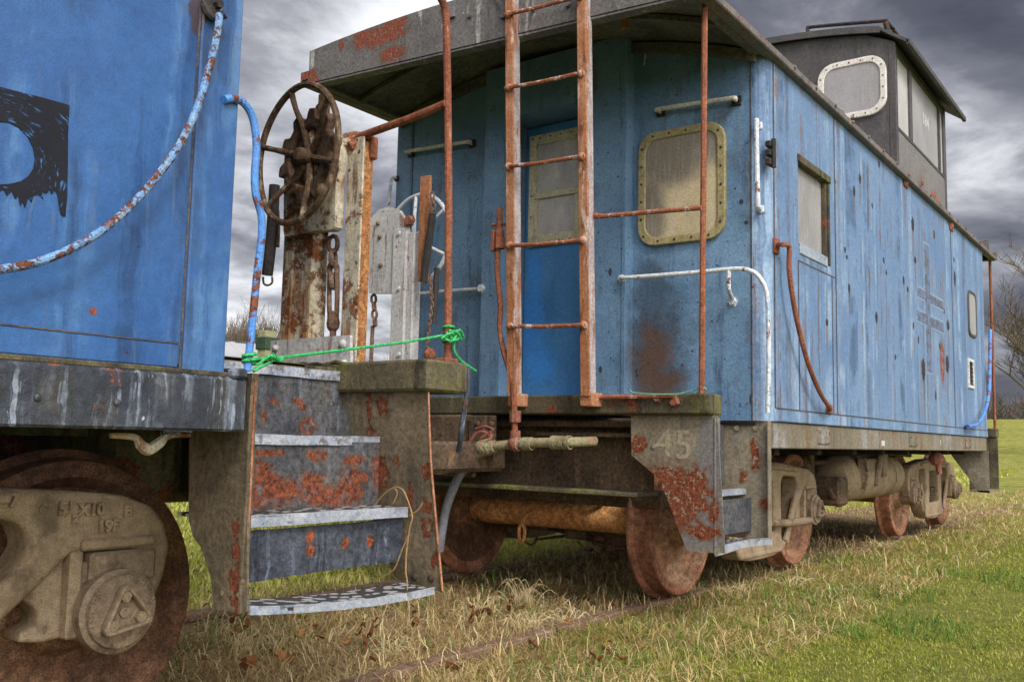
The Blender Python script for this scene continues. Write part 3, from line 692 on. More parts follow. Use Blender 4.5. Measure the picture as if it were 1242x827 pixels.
body = mb.build('side_wall', M['blue_side_b'], B, norm=False)
# lower lap strip, seams and posts
mb = MB(); mb.box(.0, XR-.004, -W-.004, -W+.01, ZS+.003, 1.052, .0015)
mb.box(1.5, 1.53, -W-.006, -W+.01, ZS+.004, 1.05); mb.build('lap_strip', M['blue_side_b'], B)
mb = MB()
for u in (969, 1010): 
    x = at(u, 420, Y=-W).x; mb.box(x-.006, x+.006, -W-.003, -W+.01, 1.054, 1.93)
for x in (-.02, at(1153, 300, Y=-W).x, 1.06): mb.box(x-.007, x+.007, -W-.0035, -W+.01, 1.054, 3.0)
mb.box(.0, XR-.004, -W-.0062, -W+.01, 1.052, 1.060)
mb.box(.372, 1.06, -W-.0025, -W+.01, 1.925, 1.932)
mb.build('seam', M['seam'], body)
# end wall, corner seams
mb = MB()
mb.raw([(XE, -W+.09, ZS), (XE, -.56, ZS), (XE, -.56, 3.28), (XE, -W+.09, 3.05)], [(0, 1, 2, 3)])
mb.raw([(XE, .50, ZS), (XE, W, ZS), (XE, W, 3.12), (XE, .50, 3.33)], [(0, 1, 2, 3)])
mb.box(XE-.004, XE+.01, W-.14, W-.13, ZS, 3.1)
endw = mb.build('end_wall', M['blue_end'], B, norm=False)
mb = MB(); mb.box(XE-.003, XE+.02, -1.297, -1.289, ZS, 3.06)
p = at(540, 200, X=XE)
mb.box(XE-.003, XE+.02, W-.16, W-.152, ZS, 3.12); mb.build('seam', M['seam'], endw)
# projecting vestibule bay with recessed door
XB = -.22; XD = .03
mb = MB()
wall_holes(mb, lambda u, v, d: (XB+d, u, v), -.56, .50, ZS, 3.285, [(-.30, .343, 1.11, 2.935)], .26)
mb.raw([(XB, -.56, ZS), (XE, -.56, ZS), (XE, -.56, 3.285), (XB, -.56, 3.285)], [(0, 1, 2, 3)])
mb.raw([(XB, .50, ZS), (XB, .50, 3.285), (XE, .50, 3.285), (XE, .50, ZS)], [(0, 1, 2, 3)])
mb.mi = 0
mb.box(XB-.006, XB+.004, -.565, -.545, ZS, 3.28); mb.box(XB-.004, XB+.004, .30, .50, 2.985, 2.992)
mb.box(XB-.004, XB+.01, -.50, -.35, 2.80, 2.806)
mb.build('door_bay', M['blue_end'], B)
mb = MB(); mb.box(XD, XD+.03, -.295, .338, 1.112, 2.93, .004)
door = mb.build('door', M['blue_door'], B)
q0, q1 = at(640, 220, X=XD-.02), at(707, 139, X=XD-.02)
yl, yr = q0.y, at(709, 200, X=XD-.02).y
def endrect(u0, v0, u1, v1, X):
    a, b = at(u0, v0, X=X), at(u1, v1, X=X); return a, b
zt, zb, zm = 2.865, 2.115, 2.455
mb = MB()
xf = XD-.012
mb.box(xf-.012, xf+.012, yl-.012, yl-.055, zb, zt, .003); mb.box(xf-.012, xf+.012, yr, yr+.045, zb, zt, .003)
mb.box(xf-.0125, xf+.012, yr+.045, yl-.055, zt-.05, zt, .003); mb.box(xf-.0125, xf+.012, yr+.045, yl-.055, zb, zb+.05, .003)
mb.box(xf-.008, xf+.012, yl-.058, yl-.083, zb+.05, zm); mb.box(xf-.008, xf+.012, yr+.045, yr+.07, zb+.05, zm)
mb.box(xf-.016, xf+.012, yr+.04, yl-.05, zm-.025, zm+.02, .003); mb.box(xf-.009, xf+.012, yr+.07, yl-.083, zb+.05, zb+.075)
mb.box(xf-.007, xf+.012, yl-.055, yl-.072, zm+.02, zt-.05); mb.box(xf-.007, xf+.012, yr+.072, yl-.072, zt-.068, zt-.05)
fr = mb.build('window_frame', M['khaki_light'], door)
MB().box(xf+.001, xf+.006, yr+.03, yl-.05, zm+.01, zt-.03).build('pane', M['pane_door'], door)
MB().box(xf+.003, xf+.008, yr+.03, yl-.05, zb+.03, zm-.01).build('pane', M['pane_door'], door)
mb = MB()
for zz in (zb+.02, zb+.2, zm, zt-.2, zt-.02):
    for yy in (yl-.035, yr+.02): mb.ball((xf-.013, yy, zz), .006, 6)
for yy in np.linspace(yr+.1, yl-.1, 4): mb.ball((xf-.014, yy, zt-.025), .006, 6); mb.ball((xf-.014, yy, zb+.025), .006, 6)
mb.build('screw_heads', M['black'], door)
mb = MB(); c = at(632, 320, X=XD-.03); mb.tube([c+Vector((0, 0, .08)), c+Vector((-.03, 0, .06)), c+Vector((-.03, 0, -.06)), c+Vector((0, 0, -.08))], .008, 6, 3); mb.build('handle', M['blue_door'], door)
# end window right of the door
EP = lambda c: frame((XE-.012, 0, 0), (0, -1, 0), (0, 0, 1), (-1, 0, 0))
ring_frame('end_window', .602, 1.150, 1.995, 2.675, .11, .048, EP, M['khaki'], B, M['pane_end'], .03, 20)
# side windows
mb = MB(); x0, x1, z0, z1 = w1
mb.box(x0+.0, x1, -W+.034, -W+.04, z0, z1); wn = mb.build('side_window', M['pane_side'], B)
mb = MB(); yw = -W+.02
mb.box(x0-.01, x1+.02, -W-.012, -W+.05, z1-.035, z1+.012, .004); mb.box(x1-.045, x1-.015, -W+.006, -W+.033, z0, z1-.036, .003); mb.box(x1-.012, x1+.012, -W-.006, -W+.05, z0, z1-.036, .003)
mb.mi = 1; mb.box(x0+.01, x1-.052, -W-.008, -W+.05, z0-.012, z0+.05, .003); mb.box(x0+.002, x0+.02, -W+.008, -W+.033, z0+.05, z1-.036, .003)
mb.build('window_frame', [M['olive'], M['window_sill_grey']], wn)
SP = lambda c: frame((0, -W-.006, 0), (1, 0, 0), (0, 0, 1), (0, -1, 0))
ring_frame('side_window', w2[0], w2[1], w2[2], w2[3], .09, .03, SP, M['cup'], B, M['pane_side'], .02, 0)
# vent grille
a, b = at(1173, 434, Y=-W), at(1181, 472, Y=-W)
mb = MB(); x0, x1, z0, z1 = a.x, a.x+.27, b.z, a.z
mb.link(placed(flat([(x0, z0), (x1, z0), (x1, z1), (x0, z1)], [[(x0+.03, z1-.03), (x1-.03, z1-.03), (x1-.03, z0+.03), (x0+.03, z0+.03)]], .02, .003), SP(0)))
g = mb.build('vent_grille', M['white_mark'], B)
mb = MB()
for i in range(6): zz = z0+.045+i*(z1-z0-.08)/5.2; mb.obox(((x0+x1)/2, -W-.002, zz), (1, 0, 0), (0, 1, .6), (0, -.6, 1), (x1-x0)/2-.03, .012, .002)
mb.box(x0+.03, x1-.03, -W-.003, -W+.002, z0+.03, z1-.03)
mb.build('slat', M['black'], g)
# emblem on the long side: worn cross-shaped patch
mb = MB()
def ep(u, v): p = at(u, v, Y=-W); return p.x, p.z
rects = [(1119.8, 292, 1130.5, 452), (1111.5, 345, 1144, 361), (1111.5, 373, 1144.5, 391)]
for i, (u0, v0, u1, v1) in enumerate(rects):
    for j, (g_, dd) in enumerate(((.0, 0), (.02, 1))):
        (xa, za), xb, zb_ = ep(u0, v0), ep(u1, v1)[0], ep(u0, v1)[1]; mb.mi = 1-j
        mb.box(xa+g_, xb-g_, -W-.0015-.0004*i-.002*dd, -W+.004, za-g_, zb_+g_)
mb.build('painted_emblem', [M['bare_grey'], M['emblem_line']], B)
# side hardware: curved grab iron, hinge, latch, rear blue grab
p0 = at(946, 297, Y=-W-.03)
mb = MB().tube([at(945, 297, Y=-W), at(946, 297, Y=-W-.05), at(957, 299, Y=-W-.06), at(957, 322, Y=-W-.06), at(960, 352, Y=-W-.06), at(968, 395, Y=-W-.06), at(980, 440, Y=-W-.06), at(994, 475, Y=-W-.06), at(1006, 494, Y=-W-.05), at(1006, 496, Y=-W)], .014, 8, 4)
g = mb.build('curved_grab_iron', M['rusttube'], B)
mb = MB(); mb.box(p0.x-.03, p0.x+.03, -W-.02, -W+.003, p0.z-.05, p0.z+.04, .006); p1 = at(1006, 496, Y=-W-.01); mb.box(p1.x-.04, p1.x+.04, -W-.02, -W+.003, p1.z-.03, p1.z+.03, .006)
mb.build('bracket', M['rusttube'], g)
mb = MB(); p = at(933, 187, Y=-W-.01)
for dz in (-.05, .0, .05): mb.box(p.x-.035, p.x+.03, -W-.03, -W+.002, p.z+dz-.018, p.z+dz+.018, .006)
mb.tube([(p.x, -W-.035, p.z-.08), (p.x, -W-.035, p.z+.08)], .014, 8); mb.build('marker_bracket', M['black'], B)
mb = MB().tube([at(1173, 517, Y=-W), at(1174, 517, Y=-W-.05), at(1186, 514, Y=-W-.06), at(1194, 500, Y=-W-.06), at(1199, 480, Y=-W-.06), at(1200.5, 450, Y=-W-.05), at(1201, 400, Y=-W-.03)], .018, 8, 4)
mb.build('curved_grab_iron', M['blue_rail'], B)
for (u, v, s_) in ((1153, 274, .05), (1098, 222, .04)):
    p = at(u, v, Y=-W); mb = MB(); mb.box(p.x-s_*1.5, p.x+s_*1.5, -W-.012, -W+.002, p.z-s_, p.z+s_, .01); mb.ball((p.x, -W-.01, p.z), s_*.7, 8, (1.6, .5, 1)); mb.build('rusted_fitting', M['red_iron'], B)
# sill
mb = MB(); mb.box(-.085, XR, -W+.012, -W+.10, .838, .983, .006)
for u, v in ((1001, 528), (1109, 533), (1175, 537)):
    p = at(u, v, Y=-W); mb.box(p.x-.11, p.x+.11, -W+.004, -W+.014, .87, .955, .002)
    for sx in (-.09, .09):
        for sz in (-.03, .03): mb.bolt((p.x+sx, -W+.005, .913+sz), (0, -1, 0), .012, .008)
mb.build('side_sill', M['sill_b'], B)
mb = MB(); mb.box(-.085, XR, W-.10, W-.012, .838, .983, .006); mb.build('side_sill', M['sill_b'], B)
# small stencil marks on the sill
mb = MB()
for txt, u, v, s_ in (('184', 1071, 538, .06), ('1', 1141, 537, .07)):
    p = at(u, v, Y=-W+.008); mb.link(placed(lettering(txt, s_, .0015), SIDE((p.x, -W+.009, p.z))))
mb.build('stencil_lettering', M['white_mark'], B)
# roof
mb = MB(); X0, X1 = -1.0, 6.80
ny = 20
def roofpt(x, t): y = -1.36+2.72*t; return (x, y, ztop2(y))
mb.sheet(lambda u, t: roofpt(X0+(X1-X0)*u, t), 12, ny)
mb.sheet(lambda u, t: (X0+(X1-X0)*u, -1.36+2.72*t, ztop2(-1.36+2.72*t)-.02), 12, ny)
for x, s_ in ((X0, 1), (X1, -1)):
    # fascia: straight bottom edge, arched top
    mb.sheet(lambda u, t: (x, -1.36+2.72*t, ztop(-1.36+2.72*t)*(u)+zbot(-1.36+2.72*t)*(1-u)), 1, ny, (s_*.02, 0, 0))
    mb.sheet(lambda u, t: (x+s_*(.005+.07*u), -1.41+2.82*t, zbot(-1.41+2.82*t)-.004), 1, ny, (0, 0, -.012))     # bottom flange
    for sy in (-1, 1):
        y = sy*1.40; mb.box(x, x+s_*.03, sy*1.352, sy*1.44, zbot(y), zbot(y)+.085, .004)
roof = mb.build('roof', M['roof'], B)
mb = MB()
for sy in (-1, 1):
    y = sy*1.415; z = zbot(y)-.012
    mb.box(X0, X1, min(sy*1.36, sy*1.43), max(sy*1.36, sy*1.43), z, z+.046, .006)
    mb.raw([(X0, sy*1.39, z+.044), (X1, sy*1.39, z+.044), (X1, sy*1.35, ztop2(sy*1.35)), (X0, sy*1.35, ztop2(sy*1.35))], [(0, 1, 2, 3)])
for i in range(16):
    x = .2+i*.17*2.2; mb.bolt((x, -1.43, zbot(-1.4)+.02), (0, -1, 0), .012, .01)
mb.build('eave_strip', M['eave'], roof)
mb = MB()
for x in (-.97, -.55):
    for yy in range(-12, 13, 1):
        pass
mb.sheet(lambda u, t: (-.95+.83*u, -1.34+2.68*t, ztop2(-1.34+2.68*t)-.035), 6, ny)
mb.box(-.975, -.90, -.95, 1.05, 3.17, 3.20); mb.sheet(lambda u, t: (-.60+.045*u, -1.3+2.6*t, ztop2(-1.3+2.6*t)-.075), 1, 14, (0, 0, .03))
for sy in (-1, 1): mb.box(-.96, -.13, sy*1.30, sy*1.36, zbot(sy*1.33)-.006, zbot(sy*1.33)+.045, .006)
mb.sheet(lambda u, t: (-.165+.04*u, -1.33+2.66*t, ztop2(-1.33+2.66*t)-.11), 1, 14, (0, 0, .06))
mb.build('roof_underside', M['ceil'], roof)
mb = MB()
for u, v in ((648, 12), (610, 12), (690, 6), (570, 20), (545, 22)):
    p = at(u, v, X=-1.0); mb.bolt((X0-.002, p.y, p.z), (-1, 0, 0), .014, .012)
mb.build('rivet', M['roof'], roof)
for u in (612, 548):
    mb = MB(); p = at(u, 16, X=-1.01); mb.bar((X0-.012, p.y, p.z+.02), (X0-.012, p.y+.075, ztop(p.y)-.01), .035, .01, side=(1, 0, 0)); mb.box(X0-.02, X0-.004, p.y-.025, p.y+.025, p.z-.03, p.z+.03, .003)
    mb.build('roof_strap', M['roof'], roof)
for (u, v) in ((1020, 128), (1112, 226)):
    p = at(u, v, Y=-1.36); mb = MB(); mb.lathe([(0, .05), (.05, .05), (.065, .03), (.07, 0)], (p.x, -1.33, 3.06), (0, 0, 1), 12); mb.build('roof_vent_cap', M['roof'], roof)
# cupola
CX0, CX1, CY, CZ0, CZ1 = 2.73, 4.55, 1.365, 3.0, 4.12
cz = lambda y: CZ1+.06+.16*(1-(y/CY)**2) if abs(y) < CY-.01 else CZ1
mb = MB(); yy = np.linspace(-CY, CY, 13)
mb.poly([(CX0, -CY, CZ0)]+[(CX0, y, cz(y)) for y in yy]+[(CX0, CY, CZ0)], (.03, 0, 0))
cupf = mb; mb = MB(); mb.poly([(CX1-.03, -CY, CZ0)]+[(CX1-.03, y, cz(y)) for y in yy]+[(CX1-.03, CY, CZ0)], (.03, 0, 0))
cupr = mb; mb = cupf; mb.box(CX0-.004, CX0+.05, -CY-.006, -CY+.05, CZ0, CZ1-.01, .004)
cup = mb.build('cupola', M['cup'], B); cupr.build('rear_wall', M['cup'], cup)
zsill = at(1092, 158, Y=-CY).z-.02
for sy in (-1, 1):
    mb = MB(); mb.box(CX0+.05, CX1, sy*(CY-.02), sy*CY, CZ0, zsill)
    mb.build('cupola_side', M['cup_side'], cup)
for sy in (-1, 1):
    mb = MB()
    mb.box(CX0+.052, CX1, sy*(CY+.006), sy*(CY-.03), zsill, zsill+.03, .004); mb.box(3.19, 3.26, sy*(CY+.005), sy*(CY-.03), zsill+.03, CZ1-.02, .004)
    mb.box(CX1-.07, CX1+.004, sy*(CY+.005), sy*(CY-.03), CZ0, CZ1-.02, .004); mb.box(CX0+.05, CX1, sy*(CY+.003), sy*(CY-.03), CZ1-.08, CZ1-.01)
    mb.box(4.28, 4.33, sy*(CY+.004), sy*(CY-.03), zsill+.03, CZ1-.08)
    mb.build('window_post', M['cup'], cup)
for sy in (-1, 1):
    MB().box(CX0+.08, 3.19, sy*(CY-.022), sy*(CY-.016), zsill+.03, CZ1-.08).build('side_pane', M['pane_cup_side'], cup)
    MB().box(4.33, CX1-.07, sy*(CY-.022), sy*(CY-.016), zsill+.03, CZ1-.08).build('side_pane', M['pane_cup_side'], cup)
for sy in (-1, 1): MB().box(3.26, 4.28, sy*(CY-.020), sy*(CY-.014), zsill+.03, CZ1-.08).build('side_pane', M['pane_cup'], cup)
CP = lambda c: frame((CX0-.012, 0, 0), (0, -1, 0), (0, 0, 1), (-1, 0, 0))
a, b = at(995, 100, X=CX0-.01), at(1072.5, 66, X=CX0-.01)
ring_frame('cupola_window', -a.y-.02, -b.y+.015, at(1050, 140, X=CX0-.01).z-.01, b.z+.01, .14, .05, CP, M['cup_frame'], cup, M['pane_cup'], .03, 18, M['rusttube'])
ring_frame('cupola_window', -1.27, -.72, 3.53, 4.04, .14, .05, CP, M['cup_frame'], cup, M['pane_cup'], .03, 0)
# cupola roof with deep side eaves
mb = MB()
yy = np.linspace(-CY-.13, CY+.13, 21)
zz = lambda y: 4.20+.155*(1-(y/CY)**2) if abs(y) <= CY-.10 else 4.20+.155*(1-((CY-.10)/CY)**2)-(abs(y)-CY+.10)*.72
for (xa, xb) in ((CX0-.05, CX1+.08),):
    mb.sheet(lambda u, t: (xa+(xb-xa)*u, -CY-.115+2*(CY+.115)*t, zz(-CY-.115+2*(CY+.115)*t)), 1, 28, (0, 0, .03))
mb.sheet(lambda u, t: (CX0-.055, -CY+.1+2*(CY-.1)*t, zz(-CY+.1+2*(CY-.1)*t)-.02+.055*u), 1, 20, (.02, 0, 0))
for sy in (-1, 1):
    mb.box(CX0-.05, CX1+.34, sy*(CY+.13), sy*(CY+.10), zz(CY+.115)-.012, zz(CY+.115)+.034, .004)
    mb.sheet(lambda u, t: (CX1+.08+.26*u, sy*(CY+.115-.5*t), zz(CY+.115-.5*t)), 2, 5, (0, 0, .03))
mb.build('cupola_roof', M['cup'], cup)
pts = [at(980, 44, X=2.9), at(980, 36, X=2.9), at(986, 33, X=2.9), at(1068, 26, X=2.9), at(1075, 27, X=2.9)]
q = pts[-1]; mb = MB().tube(pts+[q+Vector((.12, -.02, -.02)), Vector((3.1, q.y-.03, q.z-.04)), Vector((4.2, q.y-.05, q.z-.10)), Vector((4.25, q.y-.05, q.z-.22))], .016, 8, 3)
mb.tube([at(1074, 28, X=2.9), at(1077, 38, X=2.9), at(1076, 50, X=2.9)], .022, 8)
mb.build('roof_handrail', M['black'], cup)
mb = MB(); p = at(1122, 148, Y=-CY+.018); mb.link(placed(lettering('184', .16, .0006), SIDE((p.x, -CY+.0125, p.z)))); mb.build('number_lettering', M['white_mark'], cup)
mb = MB()
for i in range(9): x = CX0+.12+i*.12; mb.ball((x, -CY-.005, 3.07+.012*sin(i*3)), .028, 8, (1, .5, 1))
for x, z, r in ((3.95, 3.12, .05), (4.15, 3.10, .045), (3.55, 3.15, .03), (4.3, 3.06, .03)): mb.ball((x, -CY-.004, z), r, 9, (1.2, .5, 1))
mb.build('rust_blister', M['red_iron'], cup)

# end platform, beam
mb = MB(); mb.box(-.85, -.72, -W, W, .992, 1.092, .008)
mb.warp(.004, 5)
eb = mb.build('end_beam', M['olive'], B)
mb = MB()
mb.box(-.72, XB, -W+.62, W-.62, 1.055, 1.085); mb.box(-.72, XE, -.7, .7, 1.0, 1.05); mb.build('platform_deck', M['under'], B)
mb = MB()
mb.box(-.60, -.52, -.92, 1.0, .60, .98, .006); mb.box(-.70, -.52, -.92, 1.05, .93, .965, .006)
mb.box(-.72, -.60, -.90, -.30, .88, .90, .003)
p = at(525, 520, X=-.80)
mf_ = MB(); mf_.box(-.74, -.49, -.93, 1.06, .580, .604, .005); mf_.warp(.003, 5); mf_.build('beam_flange', M['moss_steel'], B)
# striker casting and centre sill
mb.box(-.86, -.60, .05, .52, .70, .99, .015); mb.box(-.84, -.70, .12, .36, .64, .76, .01)
mb.box(-.515, 6.5, -.16, .16, .62, .92, .01)
mb.box(-.40, -.30, -.9, .9, .50, .60, .01)
mb.build('underframe_beam', M['under'], B)
mb = MB()
for y in (-.55, .2, .75): mb.box(-.5, 6.4, y-.05, y+.05, .80, .97)
for x in np.arange(.3, 6.4, .75): mb.box(x-.04, x+.04, -1.27, 1.27, .80, .955)
mb.box(-.1, 6.3, -1.30, 1.30, .960, .975)
mb.build('floor_frame', M['under_dark'], B)
# ladder
lad = MB(); XL = -.95
LA = lambda u, v: at(u, v, X=XL)
def stile(mb, y, s_):
    mb.box(XL-.012, XL, y-.026, y+.026, 1.08, 3.55, .003); mb.mi = 1; mb.box(XL, XL+.055, y-.026, y-.016, 1.08, 3.55, .002); mb.mi = 0
stile(lad, -.298, -1); stile(lad, -.757, -1)
for y in (-.298, -.757): lad.bar((XL-.006, y, 3.545), (XL+.46, y, 3.56), .05, .012, side=(0, 0, 1)); lad.bar((XL+.45, y, 3.56), (XL+.45, y, ztop2(y)-.13), .05, .012, side=(1, 0, 0))
lad.box(XL, -.84, -.33, -.27, 1.03, 1.10, .004); lad.box(XL, -.84, -.79, -.72, 1.03, 1.10, .004)
lean = lambda z: -(z-1.1)*.045
for v in lad.bm.verts: v.co.x += lean(v.co.z)
ladder = lad.build('ladder', [M['ladder'], M['ladder_edge']], B)
for z in (3.135, 2.73, 2.30, 1.872, 1.443):
    r_ = MB().tube([(XL-.02, -.278, z+.012), (XL-.022, -.31, z+.01), (XL-.025, -.5, z-.004), (XL-.022, -.74, z-.008), (XL-.02, -.775, z-.008)], .0115, 8)
    for v in r_.bm.verts: v.co.x += lean(z)
    ro = r_.build('rung', M['rung'], ladder)
    b = MB()
    for y in (-.298, -.757): b.bolt((XL-.012+lean(z), y, z+(.012 if y > -.5 else -.008)), (-1, 0, 0), .023, .024, 10, True)
    b.build('bolt', M['ladder'], ro)
# corner grab post, its link to the ladder and toe rail
t0, t1 = at(851, 472, Y=-1.353), at(855, 0, Y=-1.353)
post = MB().tube([Vector((t0.x, t0.y, 1.09)), t0.lerp(t1, .3), t0.lerp(t1, .6), t1, t1+(t1-t0)*.12], .0155, 8, 3).build('corner_post', M['rusttube'], B)
z_ = 2.17
MB().tube([at(722, 262, X=-.93), at(735, 262, X=-.93), at(780, 258, X=-.91), at(851, 252, Y=-1.353)], [.018, .012, .0125, .0125], 8, 3).build('post_brace', M['rung'], post)
MB().tube([at(716, 480, X=-.87), at(722, 482, X=-.87), at(800, 480, X=-.87), at(818, 481, X=-.865), at(822, 490, X=-.86)], .012, 8, 2).build('toe_rail', M['rung'], eb)
mb = MB()
for u, v in ((818, 488), (798, 483)): mb.bolt(at(u, v, X=-.853), (-1, 0, 0), .017, .02)
p = at(716, 487, X=-.853); mb.bolt(p, (-1, 0, 0), .022, .02)
mb.build('bolt', M['red_iron'], eb)
# grabs and handrails on the end
for (u0, v0, u1, v1, nm, mt) in ((797, 133, 889, 119, 'grab_iron', 'cream_rail'), (493, 184, 567, 172, 'grab_iron', 'cream_rail')):
    a, b = at(u0, v0, X=XE-.06), at(u1, v1, X=XE-.06); a.x = b.x = XE
    grab(nm, a, b, (-.06, 0, 0), .013, M[mt], B)
a, b = at(913, 148, X=XE-.07), at(915, 250, X=XE-.07); a.x = b.x = XE+.02
grab('grab_iron', a, b, (-.09, -.02, 0), .013, M['white_rail'], B, M['white_rail'], .02)
a, b = at(477, 215, X=XE-.05), at(474, 256, X=XE-.05); a.x = b.x = XE
grab('grab_iron', a, b, (-.05, .02, 0), .012, M['white_rail'], B, None, .02)
mb = MB().tube([at(755, 337, X=XB), at(757, 337, X=XB-.04), at(800, 334, X=XB-.03), at(850, 330, X=XB-.03), at(885, 326.5, X=XB-.03), at(905, 327, X=XB-.02), at(920, 335, X=XB), at(930, 357, X=XB+.04), at(932, 400, X=-.17), at(932, 450, X=-.16), at(931, 500, X=-.14)], .0125, 8, 4)
hr = mb.build('end_handrail', M['white_rail'], B)
mb = MB().tube([at(884, 328, X=XB-.03), at(884, 350, X=XB-.02), at(888, 362, X=XE-.02), at(889, 365, X=XE)], .012, 8, 3)
mb.bolt(at(889, 366, X=XE), (-1, 0, 0), .022, .02); m2 = MB(); m2.bolt(at(755, 338, X=XB), (-1, 0, 0), .022, .02); m2.build('flange', M['white_rail'], hr)
mb.build('handrail_bracket', M['white_rail'], hr)
mb = MB().tube([at(500, 357, X=XE-.06), at(540, 353, X=XE-.06), at(583, 350, X=XE-.04)], .012, 8); mb.bolt(at(584, 350, X=XB), (-1, 0, 0), .024, .02); mb.build('end_handrail', M['white_rail'], B)
# wire hanging under the roof
MB().tube([at(780, 45, X=XE-.02), at(783, 60, X=XE-.015), at(781, 80, X=XE-.01)], .004, 5, 3).build('loose_wire', M['white_mark'], B)
# conductor's brake pipe up from the train line
pv = lambda u, v, x=-.95: at(u, v, X=x)
mb = MB().tube([pv(606, 252), pv(606, 275), pv(604, 300), pv(603, 330), pv(607, 370), pv(606, 400), pv(612, 430), pv(620, 455), pv(623, 480), pv(624, 505), pv(625, 536)], [.016, .018, .016, .014, .016, .014, .016, .018, .018, .016, .018], 8, 4)
st = mb.build('brake_standpipe', M['rusttube'], B)
mb = MB(); c = pv(606, 285); mb.tube([pv(597, 273), pv(616, 272)], .008, 6); mb.ball(c, .035, 10, (.8, .8, 1.3)); mb.box(c.x-.02, c.x+.02, c.y+.025, c.y+.05, c.z-.09, c.z+.03, .006); mb.lathe([(-.03, .03), (.03, .03)], pv(606, 295), (0, 0, 1), 8)
mb.build('brake_valve', M['rusttube'], st)
mb = MB(); c = pv(625, 505); mb.lathe([(-.03, .03), (.03, .032)], c, (0, 0, 1), 8); mb.build('pipe_union', M['red_iron'], st)
# train line, angle cock, hose
px_ = lambda u, v, x=-.95: at(u, v, X=x)
mb = MB().tube([px_(596, 541), px_(640, 537), px_(690, 536), px_(722, 535, -.8)], .025, 12)
for u, r_, l in ((678, .034, .035), (672, .036, .012), (690, .036, .01), (640, .034, .03), (627, .037, .015)):
    c = px_(u, 536.5 if u > 650 else 538); mb.lathe([(-l, r_*.85), (-l, r_), (l, r_), (l, r_*.85)], c, (0, 1, -.01), 12)
tl = mb.build('train_line', M['brass'], B)
mb = MB(); mb.ball(px_(625, 538), .042, 12); mb.tube([px_(625, 538), px_(625, 522)], .028, 10); mb.build('tee_fitting', M['red_iron'], tl)
mb = MB(); c = px_(588, 543)
mb.ball(c, .05, 12, (1, 1.3, .9)); mb.tube([px_(600, 541), px_(585, 545), px_(576, 551), px_(570, 558)], [.034, .04, .034, .03], 10, 3)
mb.lathe([(-.02, .045), (.02, .045)], px_(592, 542), (.2, 1, 0), 8); mb.lathe([(-.012, .042), (.014, .042)], px_(574, 553), (.1, .6, -.8), 8)
ac = mb.build('angle_cock', M['brass'], tl)
mb = MB().tube([px_(596, 530), px_(588, 524), px_(578, 526), px_(570, 536), px_(561, 546), px_(555, 553)], .011, 6, 3)
mb.tube([px_(590, 528), px_(598, 521), px_(588, 517), px_(577, 520)], .008, 6, 3); mb.tube([px_(584, 532), px_(596, 524), px_(594, 534)], .012, 6, 2)
mb.build('cock_handle', M['red_iron'], ac)
mb = MB().tube([px_(569, 560), px_(560, 572), px_(550, 592), px_(541, 618), px_(536, 645), px_(533, 668)], .024, 12, 4)
for u, v in ((566, 563), (568, 560)): mb.lathe([(-.01, .029), (.01, .029)], px_(u, v), (0, .6, -.8), 12)
mb.build('air_hose', M['hose'], B)
mb = MB()
p = px_(587, 520, -.86); mb.box(-.885, -.86, p.y-.09, p.y+.09, .72, .985, .006)
for u, v in ((580, 514), (596, 514), (574, 575)): mb.bolt(px_(u, v, -.887), (-1, 0, 0), .018, .018, 10, True)
mb.build('hose_bracket', M['under'], B)
# front steps
XS = -.80
o = [(765, 503), (870, 508), (879, 671), (833, 668), (800, 581), (766, 552)]
P = [at(u, v, X=XS) for u, v in o]
P[0].z = P[1].z = .9915
mb = MB(); mb.poly(P, (.008, 0, 0))
pe = at(870, 508, X=XS); mb.box(XS-.004, XS+.05, -W-.004, -W+.006, .345, .98, .002)
for u, v in ((792, 542), (850, 648)): mb.bolt(at(u, v, X=XS), (-1, 0, 0), .014, .008, 10, True)
stairs = mb.build('stair_plate', M['plate_b'], B)
mb = MB()
for u, v in (('4', (805, 538)), ('5', (829, 541))):
    p = at(*v, X=XS); k = MB()
    t_ = frame((XS-.001, p.y, p.z), (0, -1, 0), (0, 0, 1), (-1, 0, 0)); me = lettering(u, .20, .0006)
    mb.link(placed(me, t_))
mb.build('scratched_number', M['scratch'], stairs)
mb = MB(); xb = -.09
mb.poly([(xb, -W, .985), (xb, -W, .355), (xb, -1.14, .36), (xb, -.85, .985)], (.008, 0, 0)); mb.box(xb-.04, xb, -W-.003, -W+.006, .355, .985, .002)
for u in (873, 894, 917): p = at(u, 519, X=xb); mb.bolt((xb, p.y, .945), (-1, 0, 0), .016, .014)
mb.build('stair_plate', M['plate_b'], stairs)
def tread(xa, xb_, yf_, yb_, z, dip, parent, th=.03):
    mb = MB()
    mb.sheet(lambda u, t: (xa+(xb_-xa)*u, yf_+(yb_-yf_)*t, z-dip*sin(pi*u)), 8, 2)
    mb.sheet(lambda u, t: (xa+(xb_-xa)*u, yf_-.001+(yb_-yf_)*t, z-.012-dip*sin(pi*u)), 8, 2)
    o_ = mb.build('tread', M['grate'], parent)
    mb = MB(); mb.sheet(lambda u, t: (xa+(xb_-xa)*u, yf_-.003-.004*sin(7*u), z+.004-(th)*t-dip*sin(pi*u)), 12, 1, (0, .012, 0)); mb.warp(.003, 7, z)
    mb.sheet(lambda u, t: (xa+(xb_-xa)*u, yf_-.002+.022*t, z+.005-dip*sin(pi*u)), 8, 1, (0, 0, .003))
    mb.build('nosing', M['tread'], o_); return o_
tread(XS+.01, xb-.002, -W, -1.27, .362, -.012, B)
tread(XS+.01, xb-.002, -1.24, -1.13, .615, 0, B, .028)
MB().box(XS+.01, xb-.002, -1.275, -1.262, .40, .575, .002).build('riser', M['riser'], B)
MB().box(XS+.01, xb-.002, -1.12, -1.105, .64, .96, .002).build('riser', M['riser'], B)
